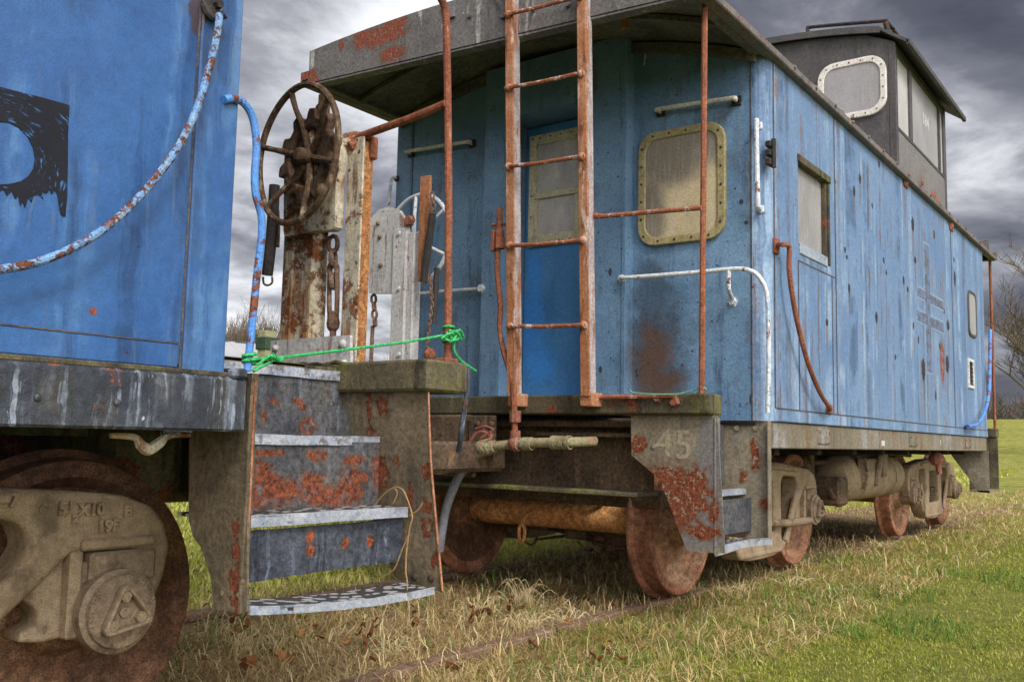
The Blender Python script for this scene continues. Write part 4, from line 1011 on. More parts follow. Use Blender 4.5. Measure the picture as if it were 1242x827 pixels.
# rear steps and rear platform
mb = MB()
for x, o in ((XR+.02, 1), (6.80, 1)):
    mb.poly([(x, -1.0, .84), (x, -1.02, .78), (x, -1.28, .40), (x, -W, .395), (x, -W, .84)], (.01, 0, 0))
mb.box(XR+.02, 6.8, -W, -W+.2, .40, .42)
mb.build('stair_plate', M['plate_b'], B)
mb = MB(); mb.box(6.75, 6.88, -W, W, .992, 1.092, .008); mb.box(XR, 6.75, -.75, .75, 1.04, 1.08); mb.box(6.78, 6.80, -W-.002, -W+.30, .40, 1.0, .004); mb.build('rear_platform', M['olive'], B)
MB().tube([(6.80, -1.36, 1.09), (6.80, -1.36, 2.2), (6.80, -1.36, 3.03)], .016, 8).build('corner_post', M['rusttube'], B)

# brake gear of the far car
mb = MB()
XH = -.86; ys = [at(447, 355, X=XH).y, at(500, 355, X=XH).y]
hp = [at(u, v, X=XH) for u, v in ((447, 356), (447, 280), (450, 264), (460, 254), (472, 251), (484, 255), (492, 268), (494, 285), (494, 356))]
mb.poly(hp, (.03, 0, 0))
mb.warp(.002, 6)
hb = mb.build('hand_brake', M['white_worn'], B)
mb = MB()
for u, v in ((459, 271), (461, 287), (462, 322)): mb.bolt(at(u, v, X=XH), (-1, 0, 0), .015, .018, 8, True)
mb.build('bolt', M['chain'], hb)
mb = MB()
a = at(477, 280, X=XH-.02); b = at(493, 280, X=XH-.02); c = at(514, 280, X=XH-.02)
mb.box(XH-.02, XH+.02, a.y, b.y, 1.09, a.z+.01, .004); mb.box(XH-.002, XH+.07, b.y, b.y-.05, 1.09, a.z-.02, .006)
mb.build('brake_column', M['white_worn'], hb)
mb = MB()
for v in (283, 350, 430): mb.bolt(at(484, v, X=XH-.021), (-1, 0, 0), .012, .012)
mb.build('bolt', M['white_rail'], hb)
a, b = at(511, 215, X=XH-.02), at(523, 215, X=XH-.02); z2 = at(516, 320, X=XH-.02).z
MB().box(XH-.03, XH-.01, a.y, b.y, z2-.1, a.z, .003).build('brake_stake', M['ladder'], hb)
c = at(506, 291, X=-.70); R_ = (at(506, 237, X=-.70).z-c.z)
ax = Vector((cos(radians(-5)), sin(radians(-5)), 0)); e1 = Vector((-ax.y, ax.x, 0))
mb = MB().tube([c+e1*R_*cos(t)+Vector((0, 0, R_*sin(t))) for t in np.linspace(0, 2*pi, 48, endpoint=False)], .013, 8, closed=True)
for k in range(6):
    t = k*pi/3+.45; d = e1*cos(t)+Vector((0, 0, sin(t))); mb.tube([c+d*.02-ax*.03, c+d*R_*.5-ax*.02, c+d*R_], [.016, .011, .011], 8)
mb.lathe([(-.06, 0), (-.06, .03), (.02, .04), (.02, 0)], c, ax, 14)
mb.build('brake_wheel', M['white_rail'], hb)
mb = MB(); mb.bolt(at(498, 268, X=-.86), (-1, 0, 0), .03, .03); mb.build('hub_nut', M['red_iron'], hb)
cp = [at(u, v, X=XH-.06) for u, v in ((524, 234), (526, 250), (524, 262))]
chain(cp, .04, .006, .02).build('chain', M['chain'], hb)
mb = MB().tube([at(u, v, X=XH-.06) for u, v in ((525, 260), (520, 290), (516, 320), (514, 342))], [.018, .021, .021, .020], 10, 4)
for i in range(30): 
    t = i/29; pp = at(525-11*t, 260+82*t, X=XH-.06); mb.lathe([(-.003, .0225), (.003, .0225)], pp, (0, .1, -1), 10)
mb.build('chain_sleeve', M['sleeve'], hb)
MB().tube([at(u, v, X=XH+.02) for u, v in ((530, 325), (528, 360), (526, 392))], .017, 10).build('chain_sleeve', M['sleeve'], hb)
chain([at(u, v, X=XH-.07) for u, v in ((522, 335), (524, 370), (520, 400), (517, 432))], .032, .0045, .016).build('chain', M['chain'], hb)
chain([at(u, v, X=XH+.03) for u, v in ((453, 358), (455, 395))], .05, .009, .03).build('chain', M['chain'], hb)
MB().tube([at(452, 395, X=XH+.03), at(450, 440, X=XH+.03)], .012, 8).build('brake_rod', M['chain'], hb)

# bogies
fb = bogie(B, .92, .83, .93, .402, (M['wheel'], M['cast'], M['under']), False, .92, True)
rb = copy_part(fb, B, (4.78, 0, 0))
for o in list(rb.children):
    if o.name.startswith('brake_rod'): bpy.data.objects.remove(o)
# air reservoir and brake valve
c0 = at(1040, 598, Y=-.85); 
mb = MB(); r_ = .19; x0, x1 = 2.65, 4.35; zc = .60
mb.lathe([(0, 0), (.02, .10), (.06, .16), (.12, r_), (x1-x0-.12, r_), (x1-x0-.06, .16), (x1-x0-.02, .1), (x1-x0, 0)], (x0, -.82, zc), (1, 0, 0), 28)
mb.lathe([(-.02, r_+.006), (.02, r_+.006)], (x0+.4, -.82, zc), (1, 0, 0), 28); mb.lathe([(-.02, r_+.006), (.02, r_+.006)], (x1-.4, -.82, zc), (1, 0, 0), 28)
mb.build('air_reservoir', M['cast'], B)
mb = MB(); c = at(1048, 574, Y=-1.0)
mb.lathe([(0, 0), (0, .12), (.05, .13), (.06, .10), (.2, .09)], c, (-.3, .9, 0), 18)
for k in range(10): a = k*pi/5; d = Vector((.9*cos(a), .3*cos(a), sin(a))); mb.bar(c+d*.03+Vector((0, -.02, 0)), c+d*.13+Vector((0, .0, 0)), .014, .03, side=(0, 1, 0))
mb.box(c.x+.1, c.x+.45, c.y, c.y+.16, c.z-.08, c.z+.12, .015); mb.lathe([(0, .04), (.2, .04)], c+Vector((.5, -.02, -.03)), (0, 0, 1), 10)
mb.tube([c+Vector((.5, 0, .2)), c+Vector((.35, -.02, .05)), c+Vector((.3, 0, -.1))], .03, 8, 3); mb.box(c.x+.55, c.x+.8, c.y+.02, c.y+.2, c.z-.02, c.z+.18, .02)
mb.build('brake_valve', M['cast_dark'], B)
mb = MB()
for (x, y, z) in ((2.1, -.8, .75), (2.35, -.7, .68)): mb.box(x-.08, x+.1, y-.06, y+.2, z-.12, z+.15, .02)
mb.tube([(1.9, -.6, .78), (2.5, -.75, .72), (3.6, -.95, .80), (4.9, -.9, .78)], .018, 8, 4); mb.tube([(1.95, -.9, .84), (2.3, -.8, .60), (2.6, -.7, .55)], .022, 8, 4)
mb.tube([(2.0, -.3, .5), (4.6, -.4, .45)], .03, 8); mb.tube([(2.2, -.95, .55), (2.6, -.9, .40), (2.9, -.85, .42)], .02, 8, 3); mb.box(2.4, 2.62, -.98, -.76, .40, .62, .02)
mb.build('brake_rigging', M['under'], B)
mb = MB(); p = at(940, 556, Y=-1.0); mb.ball((.10, -1.05, .80), .07, 8, (.8, 1, .8)); mb.box(.05, .2, -1.2, -1.0, .80, .835, .006); mb.ball((4.62, -1.2, .76), .07, 8); mb.tube([(4.6, -1.2, .82), (4.65, -1.22, .62)], .025, 8); mb.build('sill_bracket', M['red_iron'], B)
mb = MB(); c = at(633, 646, X=-.2)
mb.tube([c+Vector((0, .022*cos(t), .055*sin(t))) for t in np.linspace(0, 2*pi, 20, endpoint=False)], .011, 6, closed=True)
mb.tube([c+Vector((0, 0, .05)), c+Vector((.1, 0, .12)), c+Vector((.5, -.05, .13))], .014, 6, 3); mb.build('brake_shackle', M['axle'], B)
mb = MB()
mb.tube([(-.1, -.62, .34), (.15, -.2, .30), (.2, .2, .30), (-.05, .62, .34)], .028, 8, 4); mb.tube([(.1, -.5, .42), (.2, .0, .26), (.1, .5, .42)], .014, 6, 4)
mb.tube([(.15, -.1, .30), (.6, -.12, .36), (1.5, -.1, .42)], .018, 6, 3); mb.tube([(.1, .25, .22), (.3, .1, .24), (.25, -.25, .22), (.4, -.45, .3)], .010, 6, 4); mb.tube([(-.25, -.35, .58), (.05, -.3, .40), (.1, -.28, .28)], .016, 6, 3)
mb.box(.12, .26, -.10, .06, .24, .36, .015); mb.box(.1, .2, -.45, -.30, .22, .34, .015); mb.box(.1, .2, .36, .5, .24, .36, .015)
for y in (-.22, -.14, .30): mb.tube([(-.02, y, .25), (.05, y-.03, .19), (.14, y-.02, .21), (.18, y, .30)], .009, 6, 3)
mb.build('brake_linkage', M['under'], B)
mb = MB(); mb.box(.02, .10, -.95, .95, .53, .70, .008)
for y, z in ((-.2, .60), (-.33, .60), (.35, .64)): mb.lathe([(0, .02), (.02, .016)], (.022, y, z), (-1, 0, 0), 10)
for k in range(4): mb.box(0, .03, .18, .42, .548+k*.03, .562+k*.03, .002)
mb.build('bogie_end_sill', M['under'], B)
# coupler
mb = MB(); mb.box(-1.55, -.7, -.09, .09, .68, .84, .02); mb.box(-1.95, -1.5, -.15, .13, .60, .92, .04); mb.build('coupler', M['under'], B)
# ------------------------------------------------------------------ left-hand caboose
A = thing('caboose', 'deeper blue caboose with black painted emblem, open end stairs and big rusty brake wheel', 'caboose', (-6.5, 0, 0), 'two coupled blue cabooses')
XA0, XA1 = -9.6, -3.605
mb = MB(); mb.box(XA0, XA1, -W, W, 1.0, 3.06, .012); body = mb.build('body', M['blue_side_a'], A)
mb = MB()
p, q = at(240, 0, Y=-W), at(225, 420, Y=-W); xs = (p.x+q.x)/2
mb.box(xs, XA1+.012, -W-.010, -W+.02, .985, 3.05, .004); mb.build('corner_strip', M['blue_side_a'], A)
mb = MB(); mb.box(xs-.005, xs, -W-.002, -W+.01, 1.0, 3.04); mb.build('seam', M['seam'], body)
mb = MB(); mb.box(XA0+.1, xs-.011, -W-.006, -W+.01, 1.003, 1.056, .002); mb.build('lap_strip', M['blue_side_a'], A)
mb = MB(); mb.box(XA0+.1, xs-.011, -W-.0072, -W+.01, 1.056, 1.0595); mb.box(XA0+.1, xs-.02, -W-.004, -W+.01, .988, 1.004); mb.build('seam', M['seam'], body)
# roof
mb = MB()
mb.sheet(lambda u, t: (XA0-.8+(XA1+1.75-XA0)*u, -1.42+2.84*t, 3.10+.27*(1-(2*t-1)**2)), 2, 14, (0, 0, .05)); mb.build('roof', M['roof'], A)
# side sill
mb = MB(); xe = at(299, 490, Y=-W-.02).x
mb.box(XA0, xe, -W-.022, -W+.08, .862, .988, .006); mb.box(XA0, xe, -W-.012, -W+.07, .984, .992); mb.warp(.0015, 9)
mb.box(xe-.05, xe-.005, -W-.03, -W+.02, .988, 1.012, .006)
st_ = MB(); st_.box(XA0, XA1+.02, -W-.014, -W+.03, .990, 1.0015, .002); st_.warp(.0015, 14); st_.build('rust_strip', M['olive'], A)
sill = mb.build('side_sill', M['sill_black'], A)
MB().box(XA0, XA1, W-.08, W+.02, .862, .988, .006).build('side_sill', M['sill_black'], A)
mb = MB()
for u, v in ((142, 488), (46, 482)): p = at(u, v, Y=-W-.023); mb.bolt(p, (0, -1, 0), .008, .005, 12, True)
mb.build('rivet', M['sill_black'], sill)
# painted emblem: square patch around a clear circle
def sd(u, v): p = at(u, v, Y=-W); return (p.x, p.z)
def sd2(u, v): p = sd(u, v); return p
cpx = [sd(u, v) for u, v in ((0, 148), (10, 149), (22, 155), (33, 166), (40, 180), (42, 193), (40, 205), (34, 214), (25, 220), (12, 223), (0, 224))]
o = [sd(0, 106), sd(28, 113), sd(56, 120), sd(84, 128), sd(82, 165), sd(82, 200), sd(81, 240), sd(79, 263), sd(76, 263), sd(73, 260), sd(69, 236), sd(66, 231), sd(62, 236), sd(60, 230), sd(56, 235), sd(50, 233), sd(52, 242), sd(46, 236), sd(40, 238), sd(38, 246), sd(34, 240), sd(30, 252), sd(27, 245), sd(24, 250), sd(22, 238), sd(18, 242), sd(14, 232), sd(8, 238), sd(4, 230), sd(0, 232)]
lft = [(x, z) for x, z in (sd(-90, 224), sd(-90, 250))]
c = ((sd(0, 186)[0])-.0, sd(0, 186)[1])
hole = cpx+[(2*cpx[0][0]-.03-x, z) for x, z in cpx[::-1]]
outer = o+[(2*o[0][0]-.03-x, z) for x, z in o[::-1]]
mb = MB(); mb.link(placed(flat(outer, [hole[::-1]], .002, .0003, 1), SIDE((0, -W-.001, 0)))); mb.build('painted_emblem', M['emblem'], A)
# curved grab iron on the side
yg = -W-.055
mb = MB().tube([at(264, 22, Y=-W), at(266, 22, Y=yg), at(262, 50, Y=yg), at(253, 85, Y=yg), at(243, 120, Y=yg), at(228, 157, Y=yg), at(205, 195, Y=yg), at(170, 238, Y=yg), at(130, 275, Y=yg), at(90, 300, Y=yg), at(45, 318, Y=yg), at(0, 327, Y=yg), at(-45, 331, Y=yg), at(-70, 331, Y=-W)], .0088, 10, 5)
g = mb.build('curved_grab_iron', M['grab_a'], A)
mb = MB(); p = at(256, 12, Y=-W-.012); mb.tube([p+Vector((-.012, .02, .03)), p+Vector((-.014, -.006, -.012)), p+Vector((.004, -.012, -.022)), p+Vector((.018, -.03, -.012))], .010, 8, 3); mb.bolt(at(262, 7, Y=-W-.014), (0, -1, 0), .011, .018); mb.box(p.x-.016, p.x+.022, -W-.018, -W-.008, p.z-.01, p.z+.06, .004)
mb.build('bracket', M['black'], g)
mb = MB()
for u, v, s_ in ((272, 214, .013), (272, 231, .010), (271, 254, .007)): p = at(u, v, Y=-W+.02); mb.ball((XA1+.004, p.y, p.z), s_, 8, (1.4, 1, 1))
mb.build('bolt', M['black'], A)
# blue end handrail
yh = -1.40
pts = [at(u, v, Y=yh) for u, v in ((272, 121), (282, 120), (294, 124), (304, 137), (309, 155), (311, 180), (309, 210), (310, 235), (317, 262), (317, 290), (312, 330), (308, 370), (304, 410), (300, 450))]
mb = MB().tube(pts, .0098, 10, 4); mb.build('end_handrail', M['blue_rail'], A)
# end wall trim hidden on the far face, platform
MB().box(XA1, -2.87, -1.0, 1.0, 1.045, 1.075).build('platform_deck', M['olive'], A)
mb = MB(); mb.box(-2.86, -2.67, -W, W, .996, 1.092, .008); mb.warp(.004, 6); mb.build('end_beam', M['olive'], A)
mb = MB(); mb.box(-9.4, -2.7, -.17, .17, .60, .93, .01)
for y in (-.5, .5): mb.box(-9.4, -2.9, y-.04, y+.04, .84, .985)
for x in (-4.4, -5.2, -6.5): mb.box(x-.05, x+.05, -1.28, 1.28, .87, .985, .006)
mb.box(-3.40, -3.34, -.55, 1.2, .66, .985, .006); mb.box(-2.85, -2.70, -.30, .30, .62, .99, .02); mb.box(-3.46, -3.30, -.55, 1.2, .64, .665, .004)
mb.build('underframe_beam', M['olive'], A)
mb = MB(); mb.box(-2.68, -1.9, -.09, .09, .68, .84, .02); mb.box(-2.05, -1.5, -.14, .16, .60, .92, .04); mb.build('coupler', M['under'], A)
MB().box(XA0, -3.62, -1.29, 1.29, .985, .999).build('floor', M['under_dark'], A)
# stairs
XL0, XL1 = -3.50, -2.83
oL = [(302, 454), (302, 741), (298, 744), (262, 736), (258, 700), (246, 664), (236, 650), (231, 628), (232, 528), (238, 520)]
mb = MB(); mb.poly([at(u, v, X=XL0) for u, v in oL], (-.006, 0, 0))
mb.sheet(lambda u, t: (XL0-.012+.02*u, -W-.006+.002*sin(9*t), .435+.57*t), 1, 10, (0, .006, 0))
for u, v in ((290, 722), (270, 720), (294, 705)): mb.bolt(at(u, v, X=XL0-.006), (-1, 0, 0), .008, .006, 10, True)
mb.warp(.003, 11)
pl = mb.build('stair_plate', M['plate_a'], A)
# near plate edge shows a bare bright line
oR = [(400, 452), (433, 446), (517, 441), (519, 470), (518, 500), (522, 560), (527, 620), (532, 670), (536, 718), (480, 700), (455, 640), (430, 560), (405, 500)]
mb = MB()
def PR(u, v): 
    p = at(u, v, X=-2.84); k = max(0, (1.08-p.z)/.65); return at(u, v, X=-2.84+.05*k)
mb.poly([PR(u, v) for u, v in oR], (.008, 0, 0)); mb.warp(.004, 8)
pr = mb.build('stair_plate', M['plate_a'], A)
mb = MB()
for u, v in ((447, 456), (462, 453), (477, 451), (497, 449)): p = PR(u, v); mb.box(p.x-.016, p.x, p.y-.014, p.y+.014, p.z-.014, p.z+.014, .003)
for u, v in ((503, 699), (523, 701)): mb.bolt(PR(u, v), (-1, 0, 0), .012, .008, 10, True)
mb.build('bolt', M['olive'], pr)
mb = MB(); mb.tube([PR(518, 443)+Vector((-.002, -.004, 0)), PR(519, 480)+Vector((-.002, -.004, 0)), PR(522, 560)+Vector((-.002, -.004, 0)), PR(528, 630)+Vector((-.002, -.004, 0)), PR(536, 716)+Vector((-.002, -.004, 0))], .0035, 6, 3)
mb.build('worn_edge', M['ladder'], pr)
mb = MB(); mb.tube([(XL0, -W-.006, .44), (XL0+.001, -W-.007, .7), (XL0, -W-.006, 1.0)], .0032, 6); mb.build('worn_edge', M['ladder'], pl)
def riser(z0, z1, y, mat, x1=XL1, lip=0):
    mb = MB(); mb.sheet(lambda u, t: (XL0+.003+(x1-XL0)*u, y+.004*sin(5*u+z0*9), z0+(z1-z0)*t), 14, 4, (0, .008, 0)); mb.warp(.003, 9, z0); return mb.build('riser', M[mat], A)
riser(.485, .612, -1.27, 'riser_low'); riser(.645, .84, -1.16, 'riser'); riser(.848, .952, -1.024, 'riser'); riser(.945, 1.032, -1.0, 'riser', XL1)
def treadA(yf_, yb_, z, dip, skew=0, th=.03):
    mb = MB(); zf = lambda u: z-dip*sin(pi*u)+skew*u
    mb.sheet(lambda u, t: (XL0+.003+(XL1-XL0)*u, yf_+(yb_-yf_)*t, zf(u)+.006*t), 16, 3, (0, 0, -.008))
    o_ = mb.build('tread', M['grate'], A)
    mb = MB(); mb.sheet(lambda u, t: (XL0+.003+(XL1-XL0)*u, yf_-.004+.003*sin(8*u), zf(u)+.005-th*t), 20, 2, (0, .006, 0))
    mb.sheet(lambda u, t: (XL0+.003+(XL1-XL0)*u, yf_-.003+.008*t, zf(u)+.0055), 16, 1, (0, 0, -.003)); mb.warp(.003, 12, z)
    mb.build('nosing', M['tread'], o_)
treadA(-1.405, -1.275, .447, .012, -.030, .020); treadA(-1.29, -1.10, .648, .0, -.004, .03); treadA(-1.16, -1.0, .852, 0, 0, .027); treadA(-1.005, -.90, 1.058, 0, 0, .03)
mb = MB(); mb.box(XL0+.003, XL1, -.995, -.90, 1.02, 1.03); mb.box(-3.56, -3.0, -1.0, -.88, 1.066, 1.078, .002); mb.build('landing', M['olive'], A)
mb = MB(); p = at(172, 536, Y=-1.3)
zp = at(172, 528, Y=-1.3).z; 
mb.tube([at(134, 528, Y=-1.3), at(163, 530, Y=-1.3), at(171, 540, Y=-1.3), at(180, 545, Y=-1.3), at(193, 537, Y=-1.3), at(205, 528, Y=-1.3), at(230, 527, Y=-1.3)], [.006, .008, .013, .014, .013, .008, .006], 8, 4)
mb.build('hanger_strap', M['cream'], A)
# uncoupling lever and grab post
MB().tube([at(567, 446, X=-2.66), at(567, 475, X=-2.66), at(562, 505, X=-2.655), at(559, 530, X=-2.65), at(556, 548, X=-2.64)], .0085, 8, 3).build('uncoupling_lever', M['sill_black'], A)
yp = -1.353
pts = [at(u, v, Y=yp) for u, v in ((543.5, 436), (543.5, 380), (544, 250), (543, 120), (541.5, 40), (540, 12), (533, -5), (524, -25))]+[Vector((-2.90, -1.36, 2.55)), Vector((-2.92, -1.365, 3.09))]
post = MB().tube(pts, .0122, 10, 4).build('corner_post', M['rusttube'], A)
mb = MB(); p = at(543, 432, Y=yp); mb.box(p.x-.03, p.x+.03, p.y-.02, p.y+.03, 1.09, 1.105, .004); mb.ball((p.x-.05, p.y+.03, 1.115), .02, 8); mb.build('post_foot', M['rusttube'], post)
MB().bar(at(541, 12, Y=yp), at(530, -12, Y=yp), .02, .006, side=(0, 1, 0)).build('post_strap', M['black'], post)
MB().tube([at(541, 126, Y=yp), at(500, 143, X=-2.78), at(436, 166, X=-2.76)], .0135, 10).build('post_brace', M['rusttube'], post)

# hand brake of the near car
XH = -2.76
H = lambda u, v, x=XH: at(u, v, X=x)
hb = MB()
hp = rnd([(H(u, v).y, H(u, v).z) for u, v in ((363, 292), (363, 190), (372, 168), (396, 160), (420, 164), (430, 180), (430, 200), (426, 230), (424, 283), (400, 284))], .025, 3)
hb.poly([(XH-.07, y, z) for y, z in hp], (.038, 0, 0)); hb.tube([H(424, 182, -2.78), H(424, 170, -2.765), H(436, 170, -2.75)], .03, 10, 3); hb.warp(.003, 6)
hand = hb.build('hand_brake', M['cream'], A)
mb = MB()
def vert(u0, u1, v0, v1, x0, x1, b=.003):
    a, c = H(u0, v1, x0), H(u1, v1, x0); mb.box(x0, x1, a.y, c.y, 1.085, H(u0, v0, x0).z, b)
vert(337, 349, 262, 440, -2.80, -2.79); vert(349, 373, 262, 440, -2.79, -2.72); vert(373, 391, 280, 440, -2.74, -2.735)
vert(411, 431, 172, 445, -2.79, -2.783)
mb.build('brake_column', M['cream'], hand)
mb = MB(); mb.box(-2.789, -2.722, -.984, -.976, 1.085, H(440, 172).z, .003); mb.box(-2.73, -2.722, -.976, -.92, 1.085, H(440, 172).z, .002)
mb.build('brake_column', M['rustpost'], hand)
mb = MB(); a = H(432, 165); mb.tube([H(424, 178, -2.80), H(440, 172, -2.76)], .018, 8); mb.box(-2.745, -2.715, -1.0, -.955, H(440, 192).z, H(440, 165).z, .005); mb.build('bracket', M['rusttube'], hand)
mb = MB(); mb.poly([H(u, v, -2.81) for u, v in ((328, 413), (424, 406), (425, 447), (328, 450))], (.012, 0, 0)); mb.warp(.003, 9)
bp = mb.build('base_plate', M['white_worn'], hand)
mb = MB()
for u, v, s_ in ((416, 417, .02), (335, 422, .015), (418, 440, .015)): mb.bolt(H(u, v, -2.812), (-1, 0, 0), s_*.8, .016, 10, True)
mb.build('bolt', M['white_worn'], bp)
mb = MB(); mb.sheet(lambda u, t: (-2.86+.05*t, H(440, 450).y+(H(325, 450).y-H(440, 450).y)*u, 1.088+.012*mnoise.noise((u*9, t*4, 0))), 16, 4, (0, 0, .008)); mb.build('debris_strip', M['olive'], hand)
mb = chain([H(404, 287), H(404, 322)], .055, .0085, .034); mb.link(chain([H(404, 320), H(404.5, 348)], .05, .008, .032).build('x', M['chain']).data)
bpy.data.objects.remove(bpy.data.objects['x'])
c0, c1 = H(404, 335), H(404, 378)
mb.tube([c0+Vector((0, -.017, .02)), c1+Vector((0, -.018, 0)), c1+Vector((0, 0, -.012)), c1+Vector((0, .018, 0)), c0+Vector((0, .017, .02)), c0+Vector((0, 0, .035))], .0085, 8, 3, closed=True)
mb.ball(H(404, 392), .027, 10, (.7, 1, 1.2)); mb.tube([H(404, 378), H(404, 392)], .02, 8); mb.tube([H(404, 395), H(404, 440)], .011, 8)
mb.build('chain', M['chain'], hand)
mb = MB().tube([H(u, v, -2.78) for u, v in ((333, 225), (331, 262), (328, 300), (324, 334))], [.02, .021, .021, .021], 10, 3)
sl = mb.build('chain_sleeve', M['sleeve'], hand)
mb = MB().tube([H(u, v, -2.78) for u, v in ((319, 336), (320, 344), (325, 346), (330, 343), (330, 336))], .004, 6, 3); mb.build('hook', M['chain'], sl); mb = MB(); mb.tube([H(337, 255, -2.77), H(338, 280, -2.77), H(337, 300, -2.77)], .006, 6); mb.build('spring', M['chain'], sl)
# the wheel
c = at(360, 187, X=-2.95); R_ = .232; th = radians(-8)
ax = Vector((cos(th), sin(th), 0)); e1 = Vector((-ax.y, ax.x, 0)); ez = Vector((0, 0, 1))
rim = lambda t, r=R_, o=0: c+e1*r*cos(t)+ez*r*sin(t)+ax*o
mb = MB().tube([rim(t, R_*(1+.006*sin(5*t))) for t in np.linspace(0, 2*pi, 64, endpoint=False)], .0112, 8, closed=True)
for k in range(6):
    t = k*pi/3+.30
    mb.tube([rim(t, .02, .05), rim(t, .11, .035), rim(t, .17, .012), rim(t, R_, 0)], [.014, .0115, .009, .011], 8, 3)
mb.lathe([(-.005, .0), (-.005, .014), (.0, .024), (.045, .028), (.06, .024), (.10, .02)], c, ax, 18)
bw = mb.build('brake_wheel', M['gear'], hand)
mb = MB()
gear = []
for k in range(120):
    t = 2*pi*k/120; rr_ = .150+.016*math.tanh(3*sin(10*t)); gear.append((rr_*cos(t), rr_*sin(t)))
gf = frame(c+ax*.05, -e1, ez, -ax)
inner = [(.098*cos(2*pi*k/32), .098*sin(2*pi*k/32)) for k in range(32)]
mb.link(placed(flat(gear, [inner[::-1]], .034, .007), gf))
mb.tube([rim(t, .080, .075) for t in np.linspace(2.9, 6.1, 20)], .013, 8)
mb.tube([rim(1.85, .175, .05), rim(1.7, .13, .06), rim(2.5, .055, .07), rim(4.2, .085, .075), rim(4.6, .15, .08)], [.011, .017, .02, .017, .011], 8, 4)
mb.tube([rim(-.9, .19, .08), rim(-.6, .11, .075), rim(.3, .075, .07), rim(.9, .11, .07)], [.012, .018, .017, .016], 8, 4)
mb.box(-.010, .010, -.022, .022, -.05, .055, .004, Matrix.Translation(rim(1.98, .165, .055)))
mb.lathe([(0, .022), (.14, .022)], c, ax, 12)
mb.warp(.004, 22)
mb.build('ratchet', M['gear'], hand)
ba = bogie(A, -4.43, .765, .885, .39, (M['wheel_a'], M['cast'], M['under']), 1, .91, ws=.72, wx=-.07, bo=-.025, bx=-.025)

# ------------------------------------------------------------------ ground, rails
def gh(x, y):
    z = -.055
    d = abs(y)
    z += .02*np.clip((d-1.0)/1.0, 0, 1)*np.sin(x*1.7+y)*.5
    r = np.clip((x-9)/60, 0, 1); z += 3.05*(r*r*(3-2*r))*(.4+.6*np.clip((x)/70, 0, 1))*np.clip((60-np.abs(y-3))/40, .0, 1)*np.clip((.9-np.abs(y)/np.maximum(x, 1)*.9)*2, 0, 1)
    return z
ground_h = lambda x, y: float(gh(np.float64(x), np.float64(y)))+.012*mnoise.noise((x*1.3, y*1.3, 0))+(.05*mnoise.noise((x*.12, y*.12, 3)) if x > 9 else 0)
xs = np.concatenate([[-900, -300, -100, -40, -20, -12], np.arange(-8, 12, .25), np.arange(12, 40, 1), np.arange(40, 110, 4), [130, 200, 400, 1500]])
ys = np.concatenate([[-1500, -400, -150, -60, -30, -15, -8], np.arange(-5, 5, .25), np.arange(5, 30, 1.), np.arange(30, 100, 5), [130, 250, 600, 1500]])
vs = [(x, y, ground_h(x, y)) for x in xs for y in ys]; ny_ = len(ys)
fs = [(i*ny_+j, (i+1)*ny_+j, (i+1)*ny_+j+1, i*ny_+j+1) for i in range(len(xs)-1) for j in range(ny_-1)]
me = bpy.data.meshes.new('ground'); me.from_pydata(vs, [], fs); me.materials.append(M['ground']); me.polygons.foreach_set('use_smooth', [True]*len(fs))
g = bpy.data.objects.new('ground', me); COL.objects.link(g); g['kind'] = 'structure'
prof = [(-.036, 0), (-.03, .006), (.03, .006), (.036, 0), (.036, -.03), (.012, -.045), (.009, -.11), (.06, -.125), (.065, -.14), (-.065, -.14), (-.06, -.125), (-.009, -.11), (-.012, -.045), (-.036, -.03)]
for sy, lab in ((-1, 'rusty nearer rail half sunk in grass below the stairs'), (1, 'rusty farther rail under the cabooses, beyond the axles')):
    mb = MB(); n = len(prof); X = [-14+k*1.0 for k in range(36)]
    rings = [[mb.bm.verts.new((x, sy*.755+a+.004*sin(x*2.1), b-.014-.03*min(1, max(0, (x+.2)/1.5))+.004*sin(x*3))) for a, b in prof] for x in X]
    for P, Q in zip(rings, rings[1:]):
        for k in range(n): mb.bm.faces.new((P[k], P[(k+1) % n], Q[(k+1) % n], Q[k]))
    o = mb.build('rail', M['rail']); tag(o, lab, 'rail')

